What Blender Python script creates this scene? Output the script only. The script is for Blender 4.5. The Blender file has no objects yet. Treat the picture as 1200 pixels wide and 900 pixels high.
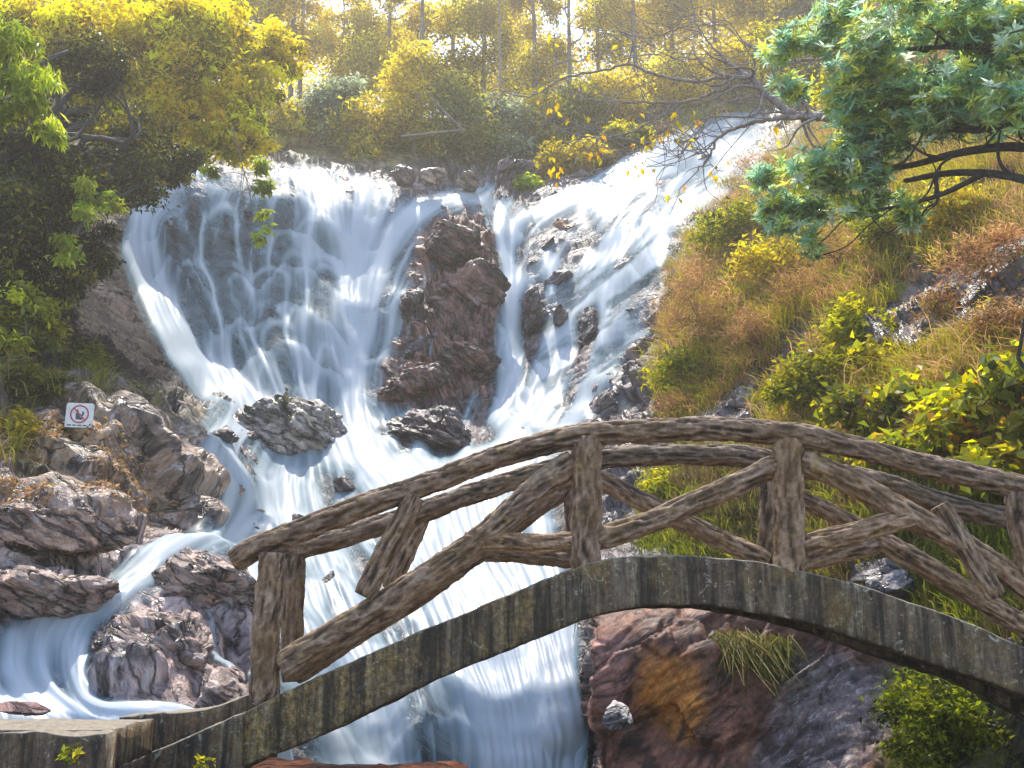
import bpy, math, random
import numpy as np

random.seed(5)
rng = np.random.default_rng(11)
scene = bpy.context.scene
COL = scene.collection
rad = math.radians

# ------------------------------------------------------------------ camera model
F = 1250.0
PITCH = rad(12.6)
CP, SP = math.cos(PITCH), math.sin(PITCH)


def P(px, py, Y):
    """world point seen at photo pixel (px,py) at ground distance Y"""
    px, py, Y = np.asarray(px, float), np.asarray(py, float), np.asarray(Y, float)
    xc = (px - 600) / F
    yc = (450 - py) / F
    t = Y / (CP - yc * SP)
    return np.stack([xc * t, Y + 0 * t, (SP + yc * CP) * t], -1)


# ------------------------------------------------------------------ numpy noise
def _hash(ix, iy, iz, s):
    h = (ix.astype(np.uint32) * np.uint32(374761393) + iy.astype(np.uint32) * np.uint32(668265263)
         + iz.astype(np.uint32) * np.uint32(2246822519) + np.uint32((s * 3266489917 + 12345) & 0xffffffff))
    h ^= h >> np.uint32(13)
    h *= np.uint32(1274126177)
    h ^= h >> np.uint32(16)
    h *= np.uint32(2654435761)
    h ^= h >> np.uint32(15)
    return h.astype(np.float64) / 4294967295.0


def vnoise(p, s=0):
    i = np.floor(p).astype(np.int64)
    f = p - i
    f = f * f * f * (f * (f * 6 - 15) + 10)
    out = 0
    for dx in (0, 1):
        wx = f[..., 0] if dx else 1 - f[..., 0]
        for dy in (0, 1):
            wy = f[..., 1] if dy else 1 - f[..., 1]
            for dz in (0, 1):
                wz = f[..., 2] if dz else 1 - f[..., 2]
                out = out + wx * wy * wz * _hash(i[..., 0] + dx, i[..., 1] + dy, i[..., 2] + dz, s)
    return out * 2 - 1


def fbm(p, o=4, s=0, gain=.5):
    a, t, r = 1., 0., 0.
    for k in range(o):
        r = r + a * vnoise(p * 2 ** k + 17.3 * k, s + k)
        t += a
        a *= gain
    return r / t


def ridged(p, o=4, s=0):
    a, t, r = 1., 0., 0.
    for k in range(o):
        r = r + a * (1 - np.abs(vnoise(p * 2 ** k + 7.7 * k, s + k)) * 2)
        t += a
        a *= .5
    return r / t


def facet(p, s=0, tilt=.8):
    """blocky stone: every Voronoi cell is a plane of its own height and tilt"""
    i = np.floor(p).astype(np.int64)
    best = np.full(p.shape[:-1], 1e9)
    second = np.full(p.shape[:-1], 1e9)
    val = np.zeros(p.shape[:-1])
    for dx in (-1, 0, 1):
        for dy in (-1, 0, 1):
            for dz in (-1, 0, 1):
                c = [i[..., 0] + dx, i[..., 1] + dy, i[..., 2] + dz]
                q = np.stack([c[k] + .15 + .7 * _hash(*c, s + 1 + k) for k in range(3)], -1)
                d = p - q
                d2 = (d * d).sum(-1)
                g = np.stack([_hash(*c, s + 11 + k) * 2 - 1 for k in range(3)], -1)
                v = (_hash(*c, s + 5) * 2 - 1) * .6 + tilt * (g * d).sum(-1)
                m = d2 < best
                second = np.where(m, best, np.minimum(second, d2))
                val = np.where(m, v, val)
                best = np.where(m, d2, best)
    edge = np.clip((np.sqrt(second) - np.sqrt(best)) / .12, 0, 1)
    return val - .25 * (1 - edge)


def sstep(a, b, x):
    t = np.clip((x - a) / (b - a), 0, 1)
    return t * t * (3 - 2 * t)


def blur(a, r):
    r = int(r)
    if r < 1:
        return a
    for ax in (0, 1):
        pad = [(0, 0)] * a.ndim
        pad[ax] = (r + 1, r)
        c = np.cumsum(np.pad(a, pad, mode='edge'), axis=ax)
        n = a.shape[ax]
        hi = np.take(c, np.arange(2 * r + 1, 2 * r + 1 + n), axis=ax)
        lo = np.take(c, np.arange(0, n), axis=ax)
        a = (hi - lo) / (2 * r + 1)
    return a


def inpoly(X, Y, poly):
    ins = np.zeros(X.shape, bool)
    n = len(poly)
    for k in range(n):
        x1, y1 = poly[k]
        x2, y2 = poly[(k + 1) % n]
        if y1 == y2:
            continue
        c = ((y1 > Y) != (y2 > Y)) & (X < (x2 - x1) * (Y - y1) / (y2 - y1) + x1)
        ins ^= c
    return ins


# ------------------------------------------------------------------ mesh / object helpers
def build_mesh(name, V, Q, mat=None, tint=None, smooth=False, attrs=None):
    V = np.asarray(V, np.float32).reshape(-1, 3)
    Q = np.asarray(Q, np.int32)
    k = Q.shape[1]
    me = bpy.data.meshes.new(name)
    me.vertices.add(len(V))
    me.vertices.foreach_set('co', V.ravel())
    me.loops.add(Q.size)
    me.loops.foreach_set('vertex_index', Q.ravel())
    me.polygons.add(len(Q))
    me.polygons.foreach_set('loop_start', np.arange(0, Q.size, k, dtype=np.int32))
    me.polygons.foreach_set('loop_total', np.full(len(Q), k, np.int32))
    me.polygons.foreach_set('use_smooth', np.full(len(Q), bool(smooth)))
    if tint is not None:
        a = me.attributes.new('tint', 'FLOAT_COLOR', 'POINT')
        t = np.ones((len(V), 4), np.float32)
        t[:, :3] = tint
        a.data.foreach_set('color', t.ravel())
    for nm, arr in (attrs or {}).items():
        arr = np.asarray(arr, np.float32)
        if arr.ndim == 2:
            a = me.attributes.new(nm, 'FLOAT_VECTOR', 'POINT')
            a.data.foreach_set('vector', arr.ravel())
            continue
        a = me.attributes.new(nm, 'FLOAT', 'POINT')
        a.data.foreach_set('value', arr.ravel())
    me.update()
    me.validate()
    if mat:
        me.materials.append(mat)
    return me


def link(name, me, parent=None, loc=None):
    o = bpy.data.objects.new(name, me)
    COL.objects.link(o)
    if parent is not None:
        o.parent = parent
    if loc is not None:
        o.location = loc
    return o


def tag(o, label=None, cat=None, group=None, kind=None):
    if label:
        o['label'] = label
    if cat:
        o['category'] = cat
    if group:
        o['group'] = group
    if kind:
        o['kind'] = kind
    return o


def thing(name, label, cat, loc=(0, 0, 0), group=None):
    o = bpy.data.objects.new(name, None)
    COL.objects.link(o)
    o.location = [float(v) for v in loc]
    return tag(o, label, cat, group)


def grid_quads(nr, nc, keep=None):
    i = np.arange(nr * nc).reshape(nr, nc)
    q = np.stack([i[:-1, :-1], i[1:, :-1], i[1:, 1:], i[:-1, 1:]], -1).reshape(-1, 4)
    if keep is not None:
        k = (keep[:-1, :-1] & keep[1:, :-1] & keep[1:, 1:] & keep[:-1, 1:]).ravel()
        q = q[k]
    return q


def compact(V, Q, *arrs):
    u, inv = np.unique(Q, return_inverse=True)
    return (V[u], inv.reshape(Q.shape)) + tuple(a[u] for a in arrs)


def smooth_line(pts, n):
    pts = np.asarray(pts, float)
    if len(pts) == 2:
        t = np.linspace(0, 1, n)[:, None]
        return pts[0] * (1 - t) + pts[1] * t
    d = np.r_[0, np.cumsum(np.linalg.norm(np.diff(pts, axis=0), axis=1))]
    t = np.linspace(0, d[-1], n)
    # Catmull-Rom by finite-difference tangents
    m = np.gradient(pts, d, axis=0)
    k = np.clip(np.searchsorted(d, t, side='right') - 1, 0, len(d) - 2)
    h = (d[k + 1] - d[k])[:, None]
    s = ((t - d[k]) / (d[k + 1] - d[k]))[:, None]
    return ((2 * s ** 3 - 3 * s ** 2 + 1) * pts[k] + (s ** 3 - 2 * s ** 2 + s) * h * m[k]
            + (-2 * s ** 3 + 3 * s ** 2) * pts[k + 1] + (s ** 3 - s ** 2) * h * m[k + 1])


def tube_arrays(line, r, seg=8, cap=True):
    line = np.asarray(line, float)
    n = len(line)
    r = np.broadcast_to(np.asarray(r, float), (n,))
    t = np.gradient(line, axis=0)
    t /= np.linalg.norm(t, axis=1)[:, None] + 1e-12
    ref = np.array([0.13, .95, .2]) if abs(t[n // 2][1]) < .8 else np.array([.1, .1, 1.])
    a = np.cross(t, ref)
    a /= np.linalg.norm(a, axis=1)[:, None] + 1e-12
    b = np.cross(t, a)
    ang = np.arange(seg) * 2 * math.pi / seg
    V = line[:, None, :] + r[:, None, None] * (np.cos(ang)[None, :, None] * a[:, None, :] + np.sin(ang)[None, :, None] * b[:, None, :])
    V = V.reshape(-1, 3)
    i = np.arange(n * seg).reshape(n, seg)
    j = np.roll(i, -1, axis=1)
    Q = np.stack([i[:-1], j[:-1], j[1:], i[1:]], -1).reshape(-1, 4)
    if cap:
        c0, c1 = len(V), len(V) + 1
        V = np.vstack([V, line[0] - t[0] * r[0] * .25, line[-1] + t[-1] * r[-1] * .25])
        q0 = np.stack([np.full(seg // 2, c0), i[0][0::2], np.roll(i[0], -1)[0::2], np.roll(i[0], -2)[0::2]], -1)[:, [0, 3, 2, 1]]
        q1 = np.stack([np.full(seg // 2, c1), i[-1][0::2], np.roll(i[-1], -1)[0::2], np.roll(i[-1], -2)[0::2]], -1)
        Q = np.vstack([Q, q0, q1])
    return V, Q


def merge(parts):
    Vs, Qs, o = [], [], 0
    for V, Q in parts:
        Vs.append(V)
        Qs.append(Q + o)
        o += len(V)
    return np.vstack(Vs), np.vstack(Qs)


# ------------------------------------------------------------------ materials
def new_mat(name):
    m = bpy.data.materials.new(name)
    m.use_nodes = True
    nt = m.node_tree
    nt.nodes.clear()
    return m, nt


class NT:
    def __init__(s, nt):
        s.nt = nt

    def n(s, typ, **kw):
        nd = s.nt.nodes.new(typ)
        for k, v in kw.items():
            setattr(nd, k, v)
        return nd

    def l(s, a, b):
        s.nt.links.new(a, b)

    def noise(s, vec, scale, detail=4, rough=.55, dist=0.):
        t = s.n('ShaderNodeTexNoise')
        t.inputs['Scale'].default_value = scale
        t.inputs['Detail'].default_value = detail
        t.inputs['Roughness'].default_value = rough
        t.inputs['Distortion'].default_value = dist
        if vec is not None:
            s.l(vec, t.inputs['Vector'])
        return t.outputs['Fac']

    def ramp(s, fac, stops):
        r = s.n('ShaderNodeValToRGB')
        e = r.color_ramp.elements
        while len(e) < len(stops):
            e.new(.5)
        for el, (p, c) in zip(e, stops):
            el.position = p
            el.color = (c, c, c, 1) if isinstance(c, (int, float)) else (*c, 1)
        s.l(fac, r.inputs['Fac'])
        return r.outputs['Color']

    def mix(s, fac, a, b, mode='MIX'):
        m = s.n('ShaderNodeMix', data_type='RGBA', blend_type=mode)
        for sock, v in ((m.inputs[0], fac), (m.inputs[6], a), (m.inputs[7], b)):
            if isinstance(v, (int, float)):
                sock.default_value = v
            elif isinstance(v, tuple):
                sock.default_value = (*v, 1)
            else:
                s.l(v, sock)
        return m.outputs[2]

    def math(s, op, a, b=None):
        m = s.n('ShaderNodeMath', operation=op)
        for sock, v in ((m.inputs[0], a), (m.inputs[1], b)):
            if v is None:
                continue
            if isinstance(v, (int, float)):
                sock.default_value = v
            else:
                s.l(v, sock)
        return m.outputs[0]

    def coord(s, scale=(1, 1, 1), rot=(0, 0, 0), which='Object'):
        c = s.n('ShaderNodeTexCoord')
        mp = s.n('ShaderNodeMapping')
        mp.inputs['Scale'].default_value = scale
        mp.inputs['Rotation'].default_value = rot
        s.l(c.outputs[which], mp.inputs['Vector'])
        return mp.outputs['Vector']

    def bump(s, h, strength, dist=.05):
        b = s.n('ShaderNodeBump')
        b.inputs['Strength'].default_value = strength
        b.inputs['Distance'].default_value = dist
        s.l(h, b.inputs['Height'])
        return b.outputs['Normal']

    def principled(s, **kw):
        p = s.n('ShaderNodeBsdfPrincipled')
        for k, v in kw.items():
            sock = p.inputs[k.replace('_', ' ')]
            if isinstance(v, (int, float)):
                sock.default_value = v
            elif isinstance(v, tuple):
                sock.default_value = (*v, 1)
            else:
                s.l(v, sock)
        return p

    def out(s, sh):
        o = s.n('ShaderNodeOutputMaterial')
        s.l(sh, o.inputs['Surface'])


def attr(t, name, out='Color'):
    a = t.n('ShaderNodeAttribute', attribute_name=name)
    return a.outputs[out]


def mat_rock(name='wet_rock', rot=(0, 0, 0), spec=.6):
    m, nt = new_mat(name)
    t = NT(nt)
    v = attr(t, 'bedco', 'Vector')
    mp = t.n('ShaderNodeMapping')
    mp.inputs['Scale'].default_value = (1, 1, 3.2)
    t.l(attr(t, 'bedco', 'Vector'), mp.inputs['Vector'])
    vs = mp.outputs['Vector']
    base = attr(t, 'tint')
    n1 = t.noise(v, 1.1, 6, .6, .4)
    n2 = t.noise(vs, 3.0, 8, .66, .25)
    n3 = t.noise(v, 13, 6, .7)
    nc = t.noise(vs, 1.5, 5, .56, .3)
    cr = t.math('ABSOLUTE', t.math('SUBTRACT', nc, .5))
    crack = t.ramp(cr, [(.0, 0.), (.035, 1.)])
    nb = t.noise(vs, .62, 4, .52, .2)
    blockl = t.ramp(t.math('ABSOLUTE', t.math('SUBTRACT', nb, .5)), [(.0, 0.), (.03, 1.)])
    c = t.mix(1., base, t.ramp(n1, [(.3, (1.1, .95, .95)), (.5, (1.8, 1.68, 1.55)), (.7, (2.4, 2.05, 1.7))]), 'MULTIPLY')
    c = t.mix(1., c, t.ramp(n2, [(.36, (.36, .35, .39)), (.48, (.92, .9, .92)), (.62, (1.45, 1.42, 1.38))]), 'MULTIPLY')
    c = t.mix(.85, c, t.ramp(n3, [(.3, (.4, .4, .43)), (.6, (1.2, 1.2, 1.2)), (.75, (1.8, 1.75, 1.7))]), 'MULTIPLY')
    # pale mineral seams and dark joints
    n4 = t.noise(vs, 5., 7, .74, .5)
    c = t.mix(t.math('MULTIPLY', t.ramp(n4, [(.55, 0.), (.63, 1.)]), attr(t, 'pale', 'Fac')), c, (.58, .51, .5))
    cm = t.math('SUBTRACT', 1., t.math('MULTIPLY', attr(t, 'calm', 'Fac'), .9))
    c = t.mix(t.math('MULTIPLY', t.math('MULTIPLY', t.math('SUBTRACT', 1., crack), .85), cm), c, (.016, .013, .014))
    c = t.mix(t.math('MULTIPLY', t.math('SUBTRACT', 1., blockl), .8), c, (.014, .012, .012))
    wet = attr(t, 'wet', 'Fac')
    rr = t.math('ADD', t.math('MULTIPLY', t.noise(v, 3.3, 5, .65), .62), t.math('MULTIPLY', t.math('SUBTRACT', 1., wet), .4))
    rr = t.math('MAXIMUM', t.math('SUBTRACT', rr, .0), .26)
    h = t.math('ADD', t.math('MULTIPLY', n2, 1.1), t.math('MULTIPLY', n3, .45))
    h = t.math('ADD', h, t.math('MULTIPLY', crack, .35))
    h = t.math('ADD', h, t.math('MULTIPLY', blockl, .5))
    bnode = t.n('ShaderNodeBump')
    bnode.inputs['Distance'].default_value = .15
    t.l(t.math('SUBTRACT', 1., attr(t, 'calm', 'Fac')), bnode.inputs['Strength'])
    t.l(h, bnode.inputs['Height'])
    bn = bnode.outputs['Normal']
    p = t.principled(Base_Color=c, Roughness=rr, Specular_IOR_Level=t.math('ADD', .04, t.math('MULTIPLY', wet, spec - .1)), Normal=bn)
    t.out(p.outputs[0])
    return m


def mat_leaf(name, transl=.5, gloss=.25, rough=.42):
    m, nt = new_mat(name)
    t = NT(nt)
    base = attr(t, 'tint')
    d = t.principled(Base_Color=base, Roughness=rough, Specular_IOR_Level=gloss)
    tr = t.n('ShaderNodeBsdfTranslucent')
    g = t.n('ShaderNodeHueSaturation')
    g.inputs['Saturation'].default_value = 1.08
    g.inputs['Value'].default_value = 1.5
    t.l(base, g.inputs['Color'])
    t.l(g.outputs[0], tr.inputs['Color'])
    mx = t.n('ShaderNodeMixShader')
    mx.inputs[0].default_value = transl
    t.l(d.outputs[0], mx.inputs[1])
    t.l(tr.outputs[0], mx.inputs[2])
    t.out(mx.outputs[0])
    return m


def mat_bark(name, a=(.09, .07, .055), b=(.2, .165, .14)):
    m, nt = new_mat(name)
    t = NT(nt)
    v = t.coord(scale=(1, 1, .35))
    n = t.noise(v, 14, 6, .65, .5)
    c = t.mix(t.ramp(n, [(.35, 0.), (.65, 1.)]), a, b)
    p = t.principled(Base_Color=c, Roughness=.85, Normal=t.bump(n, .7, .03))
    t.out(p.outputs[0])
    return m


def mat_log():
    """weathered concrete log: bark ridges come from the mesh, colour from 'groove'"""
    m, nt = new_mat('weathered_log')
    t = NT(nt)
    v = t.coord()
    gr = attr(t, 'groove', 'Fac')
    n1 = t.noise(v, 2.2, 5, .6, .3)
    n2 = t.noise(v, 28, 6, .7)
    n3 = t.noise(v, 7, 5, .6, .6)
    c = t.ramp(gr, [(.04, (.02, .012, .008)), (.3, (.105, .064, .04)), (.6, (.215, .138, .09)), (1., (.37, .26, .185))])
    c = t.mix(t.ramp(n1, [(.42, 0.), (.66, .6)]), c, (.17, .1, .045))
    c = t.mix(t.ramp(n3, [(.57, 0.), (.7, .7)]), c, (.29, .2, .075))
    c = t.mix(1., c, t.ramp(n2, [(.3, .55), (.55, 1.05), (.75, 1.4)]), 'MULTIPLY')
    oi = t.n('ShaderNodeObjectInfo')
    c = t.mix(1., c, t.ramp(oi.outputs['Random'], [(0., (.72, .7, .66)), (.35, (1.05, .98, .9)), (.7, (1.1, 1.08, 1.05)), (1., (1.3, 1.15, .95))]), 'MULTIPLY')
    h = t.math('ADD', t.math('MULTIPLY', n2, .6), gr)
    p = t.principled(Base_Color=c, Roughness=.8, Specular_IOR_Level=.3, Normal=t.bump(h, .8, .02))
    t.out(p.outputs[0])
    return m


def mat_concrete():
    m, nt = new_mat('stained_concrete')
    t = NT(nt)
    v = t.coord()
    vst = t.coord(scale=(9, 9, .9))
    n0 = t.noise(v, .9, 4, .6, .3)
    n1 = t.noise(vst, 1.0, 6, .65, .3)
    n2 = t.noise(v, 24, 7, .75)
    n3 = t.noise(v, 9, 5, .7, 1.2)
    n5 = t.noise(v, 3.4, 5, .6, .5)
    c = t.ramp(n1, [(.38, (.018, .014, .01)), (.47, (.09, .062, .038)), (.56, (.17, .115, .066)), (.7, (.33, .255, .16))])
    c = t.mix(t.ramp(n5, [(.46, 0.), (.64, .6)]), c, (.21, .125, .04))
    sx0 = t.n('ShaderNodeSeparateXYZ')
    t.l(v, sx0.inputs[0])
    lf = t.ramp(t.math('ADD', t.math('MULTIPLY', sx0.outputs['X'], -.22), t.math('MULTIPLY', t.math('SUBTRACT', n5, .5), 1.6)), [(.35, 0.), (.75, .75)])
    c = t.mix(lf, c, t.mix(1., t.ramp(n2, [(.35, (.13, .075, .025)), (.65, (.42, .27, .09))]), t.ramp(n1, [(.4, .35), (.56, 1.)]), 'MULTIPLY'))
    c = t.mix(t.ramp(n0, [(.46, 0.), (.66, .55)]), c, (.12, .075, .06))
    c = t.mix(t.ramp(n3, [(.6, 0.), (.66, .85)]), c, (.42, .38, .28))
    ns = t.noise(v, 34, 3, .5)
    c = t.mix(t.ramp(ns, [(.68, 0.), (.74, .55)]), c, (.4, .36, .28))
    c = t.mix(1., c, t.ramp(n2, [(.3, .35), (.55, 1.05), (.75, 1.75)]), 'MULTIPLY')
    dr = t.noise(t.coord(scale=(5, 5, .3)), 1.4, 5, .7, .2)
    c = t.mix(t.ramp(dr, [(.5, 0.), (.6, .85)]), c, (.022, .018, .014))
    c = t.mix(t.ramp(dr, [(.34, .4), (.42, 0.)]), c, (.32, .25, .17))
    # paler where the face points up
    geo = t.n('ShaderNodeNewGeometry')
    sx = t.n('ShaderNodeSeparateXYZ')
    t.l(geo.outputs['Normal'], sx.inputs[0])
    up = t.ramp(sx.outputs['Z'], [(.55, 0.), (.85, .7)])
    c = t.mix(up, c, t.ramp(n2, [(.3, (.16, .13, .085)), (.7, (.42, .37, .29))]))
    h = t.math('ADD', t.math('MULTIPLY', n1, .7), t.math('MULTIPLY', n2, .7))
    p = t.principled(Base_Color=c, Roughness=.85, Specular_IOR_Level=.3, Normal=t.bump(h, .9, .03))
    t.out(p.outputs[0])
    return m


def mat_water():
    m, nt = new_mat('silky_water')
    t = NT(nt)
    a = attr(t, 'foam', 'Fac')
    c = t.ramp(a, [(.0, (.2, .4, .5)), (.5, (.45, .6, .67)), (.92, (.61, .665, .7))])
    d = t.n('ShaderNodeBsdfDiffuse')
    t.l(c, d.inputs['Color'])
    tr = t.n('ShaderNodeBsdfTranslucent')
    t.l(c, tr.inputs['Color'])
    mx = t.n('ShaderNodeMixShader')
    mx.inputs[0].default_value = .35
    t.l(d.outputs[0], mx.inputs[1])
    t.l(tr.outputs[0], mx.inputs[2])
    gl = t.n('ShaderNodeBsdfGlossy')
    gl.inputs['Roughness'].default_value = .35
    m2 = t.n('ShaderNodeMixShader')
    m2.inputs[0].default_value = .06
    t.l(mx.outputs[0], m2.inputs[1])
    t.l(gl.outputs[0], m2.inputs[2])
    tp = t.n('ShaderNodeBsdfTransparent')
    m3 = t.n('ShaderNodeMixShader')
    t.l(a, m3.inputs[0])
    t.l(tp.outputs[0], m3.inputs[1])
    t.l(m2.outputs[0], m3.inputs[2])
    t.out(m3.outputs[0])
    return m


def mat_plain(name, col, rough=.5, noise=.25, scale=20):
    m, nt = new_mat(name)
    t = NT(nt)
    n = t.noise(t.coord(), scale, 4, .6)
    c = t.mix(1., col, t.ramp(n, [(.3, 1 - noise), (.7, 1 + noise)]), 'MULTIPLY')
    p = t.principled(Base_Color=c, Roughness=rough, Normal=t.bump(n, .15, .01))
    t.out(p.outputs[0])
    return m


M_ROCK = mat_rock('wet_rock', rot=(rad(12), rad(28), 0))
M_LEAF = mat_leaf('leaf')
M_LEAFB = mat_leaf('backlit_leaf', .7, .15, .5)
M_LEAFG = mat_leaf('glossy_leaf', .6, .6, .3)
M_GRASS = mat_leaf('grass_blade', .4, .2, .6)
M_BARK = mat_bark('bark')
M_BARKD = mat_bark('dark_bark', (.02, .016, .013), (.06, .048, .04))
M_BARKP = mat_bark('pale_bark', (.16, .12, .1), (.34, .28, .25))
M_LOG = mat_log()
M_CONC = mat_concrete()
M_WATER = mat_water()

# ------------------------------------------------------------------ terrain: control distances (photo pixel -> metres)
CT = [
    (0, 100, 40), (150, 120, 40), (230, 185, 34), (300, 195, 34), (400, 205, 34.5), (480, 215, 34.5), (560, 215, 36), (620, 190, 40),
    (700, 190, 38), (760, 170, 38), (830, 140, 42), (890, 130, 44), (950, 110, 40), (300, 150, 42), (450, 160, 42), (600, 150, 48),
    (700, 120, 50), (800, 90, 52), (900, 60, 50), (450, 100, 60), (250, 120, 48), (800, 0, 70), (600, 50, 70), (300, 50, 70), (0, 0, 55),
    (150, 260, 32), (230, 300, 31.5), (330, 300, 31.5), (420, 300, 31.5), (520, 280, 32), (600, 270, 33), (680, 270, 32.5), (760, 240, 33), (840, 190, 37),
    (170, 350, 29.5), (250, 380, 29.5), (330, 380, 29.5), (420, 400, 29), (520, 400, 28.5), (600, 400, 29), (680, 380, 28.5), (750, 340, 27.5),
    (230, 440, 27), (330, 460, 27.5), (420, 490, 27), (520, 500, 26), (600, 490, 26), (680, 480, 25), (740, 440, 25),
    (300, 540, 23), (420, 550, 23), (520, 560, 22.5), (600, 560, 22), (680, 530, 22.5),
    (300, 620, 19.5), (420, 620, 19.5), (520, 640, 19), (600, 640, 18.5), (680, 600, 19.5),
    (400, 700, 16.5), (500, 720, 16.5), (600, 740, 16), (670, 730, 16), (400, 800, 14.5), (500, 830, 14.5), (600, 840, 14.8), (670, 840, 14.8),
    (450, 950, 13.5), (600, 1000, 13.8), (700, 1000, 13.6), (710, 720, 16), (760, 740, 15.3), (850, 760, 14.7), (950, 800, 13.9), (1050, 800, 12.9),
    (720, 850, 15.5), (850, 880, 14.2), (1000, 880, 12.9), (1100, 850, 11.2), (1200, 850, 10.8),
    (760, 640, 17.5), (760, 560, 19.5), (790, 450, 22), (800, 350, 24), (820, 280, 28), (880, 220, 30), (950, 170, 31),
    (850, 560, 17), (850, 650, 16), (900, 450, 19.5), (900, 350, 22), (900, 280, 25),
    (1000, 560, 15), (1000, 640, 14), (1000, 450, 17), (1000, 350, 19.5), (1000, 250, 23), (1000, 150, 28), (1000, 50, 34), (1000, -100, 42),
    (1100, 560, 13.5), (1100, 660, 12.5), (1100, 450, 15), (1100, 350, 17), (1100, 250, 20), (1100, 150, 24), (1100, 50, 28),
    (1200, 560, 12.5), (1200, 660, 11.5), (1200, 450, 13.5), (1200, 350, 15), (1200, 250, 17.5), (1200, 150, 21), (1200, 50, 25), (1200, -100, 30),
    (1400, 600, 10.8), (1400, 400, 12.5), (1400, 200, 17), (1400, 0, 23), (1640, 600, 10.5), (1640, 300, 14), (1640, 0, 22), (1640, 900, 9.5), (1300, 1000, 9.8),
    (60, 300, 24), (110, 330, 26), (60, 400, 19), (150, 420, 21), (0, 480, 15.5), (93, 486, 16.3), (200, 490, 19), (0, 560, 13.8), (100, 580, 14.5),
    (200, 570, 16.5), (260, 560, 19), (0, 650, 12.3), (100, 650, 13), (200, 640, 14.5), (260, 640, 16), (0, 740, 11.5), (60, 748, 11.6), (100, 735, 11.8), (50, 822, 10.75), (0, 822, 10.6), (200, 720, 12.5),
    (270, 720, 14), (0, 785, 11.0), (100, 815, 10.9), (200, 800, 11.3), (280, 800, 12.3), (0, 850, 9.9), (150, 850, 10.2), (280, 850, 11.2),
    (0, 950, 9.7), (150, 950, 10.1), (300, 950, 11.3), (-200, 850, 8.8), (-200, 650, 11), (-200, 480, 13.5), (-200, 300, 19), (-200, 150, 28),
    (-430, 850, 8.8), (-430, 600, 11), (-430, 300, 18), (-430, 0, 40), (0, 1120, 9.4), (300, 1120, 10.6), (900, 1120, 13), (1640, 1120, 9),
]
CT = np.array(CT, float)


def tps_fit(xy, v, lam=.0):
    n = len(xy)
    d = np.linalg.norm(xy[:, None] - xy[None], axis=2)
    K = np.where(d > 0, d * d * np.log(d + 1e-12), 0)
    A = np.zeros((n + 3, n + 3))
    A[:n, :n] = K + lam * np.eye(n)
    A[:n, n] = A[n, :n] = 1
    A[:n, n + 1:] = xy
    A[n + 1:, :n] = xy.T
    return np.linalg.solve(A, np.r_[v, 0, 0, 0])


def tps_eval(w, xy, q):
    n = len(xy)
    out = np.zeros(len(q))
    for s in range(0, len(q), 20000):
        qq = q[s:s + 20000]
        d2 = ((qq[:, None] - xy[None]) ** 2).sum(2)
        out[s:s + 20000] = (.5 * d2 * np.log(d2 + 1e-12)) @ w[:n] + w[n] + qq @ w[n + 1:]
    return out


cxy = CT[:, :2] / 300.
TW = tps_fit(cxy, np.log(CT[:, 2]), .0006)
STEP = 2.0
gx = np.arange(-420, 1641, STEP)
gy = np.arange(-160, 1121, STEP)
# evaluate coarse, then interpolate
cx = np.arange(-424, 1650, 8.)
cy = np.arange(-168, 1130, 8.)
CX, CY = np.meshgrid(cx, cy)
LC = tps_eval(TW, cxy, np.stack([CX.ravel(), CY.ravel()], -1) / 300.).reshape(CX.shape)


def bil(arr, x0, y0, st, px, py):
    fx = np.clip((np.asarray(px, float) - x0) / st, 0, arr.shape[1] - 1.001)
    fy = np.clip((np.asarray(py, float) - y0) / st, 0, arr.shape[0] - 1.001)
    ix, iy = fx.astype(int), fy.astype(int)
    tx, ty = fx - ix, fy - iy
    if arr.ndim == 3:
        tx, ty = tx[..., None], ty[..., None]
    return (arr[iy, ix] * (1 - tx) * (1 - ty) + arr[iy, ix + 1] * tx * (1 - ty)
            + arr[iy + 1, ix] * (1 - tx) * ty + arr[iy + 1, ix + 1] * tx * ty)


GX, GY = np.meshgrid(gx, gy)
YB = np.exp(bil(blur(LC, 1), cx[0], cy[0], 8., GX, GY))
YB = np.clip(YB, 7.5, 95)
# the buttress under the bridge stands forward of the fall
butt = sstep(686, 700, GX + 6 * np.sin(GY / 23.)) * sstep(640, 720, GY)
YB = YB - 1.5 * butt * sstep(1000, 760, GX)
B = P(GX, GY, YB)


def normals(V):
    du = np.gradient(V, axis=1)
    dv = np.gradient(V, axis=0)
    n = np.cross(dv, du)
    n /= np.linalg.norm(n, axis=-1)[..., None] + 1e-9
    flip = n[..., 1] > 0
    n[flip] *= -1
    return n


def pm(poly, r):
    return blur(inpoly(GX, GY, poly).astype(float), r / STEP)


VEGR = pm([(775, 470), (765, 400), (785, 310), (830, 240), (930, 150), (960, 60), (1000, -170), (1700, -170), (1700, 760), (1200, 740),
           (1000, 690), (880, 660), (750, 655), (745, 610), (775, 510)], 16)
OUTC = pm([(1010, 390), (1060, 320), (1130, 300), (1250, 250), (1250, 390), (1120, 400), (1040, 420)], 8) + \
    pm([(838, 475), (900, 425), (950, 385), (970, 395), (920, 440), (870, 480)], 5) + pm([(795, 520), (850, 470), (900, 480), (870, 520)], 6) \
    + pm([(1010, 665), (1060, 655), (1075, 700), (1010, 700)], 5)
OUTC = np.clip(OUTC, 0, 1)
FOR = pm([(-500, 380), (60, 330), (140, 255), (225, 188), (300, 190), (480, 203), (600, 190), (640, 205), (760, 165), (900, 120), (960, 60), (1000, -200), (-500, -200)], 10)
SOILL = pm([(-500, 330), (60, 340), (130, 400), (250, 470), (300, 500), (200, 500), (120, 480), (60, 560), (-500, 560)], 18)
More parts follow.
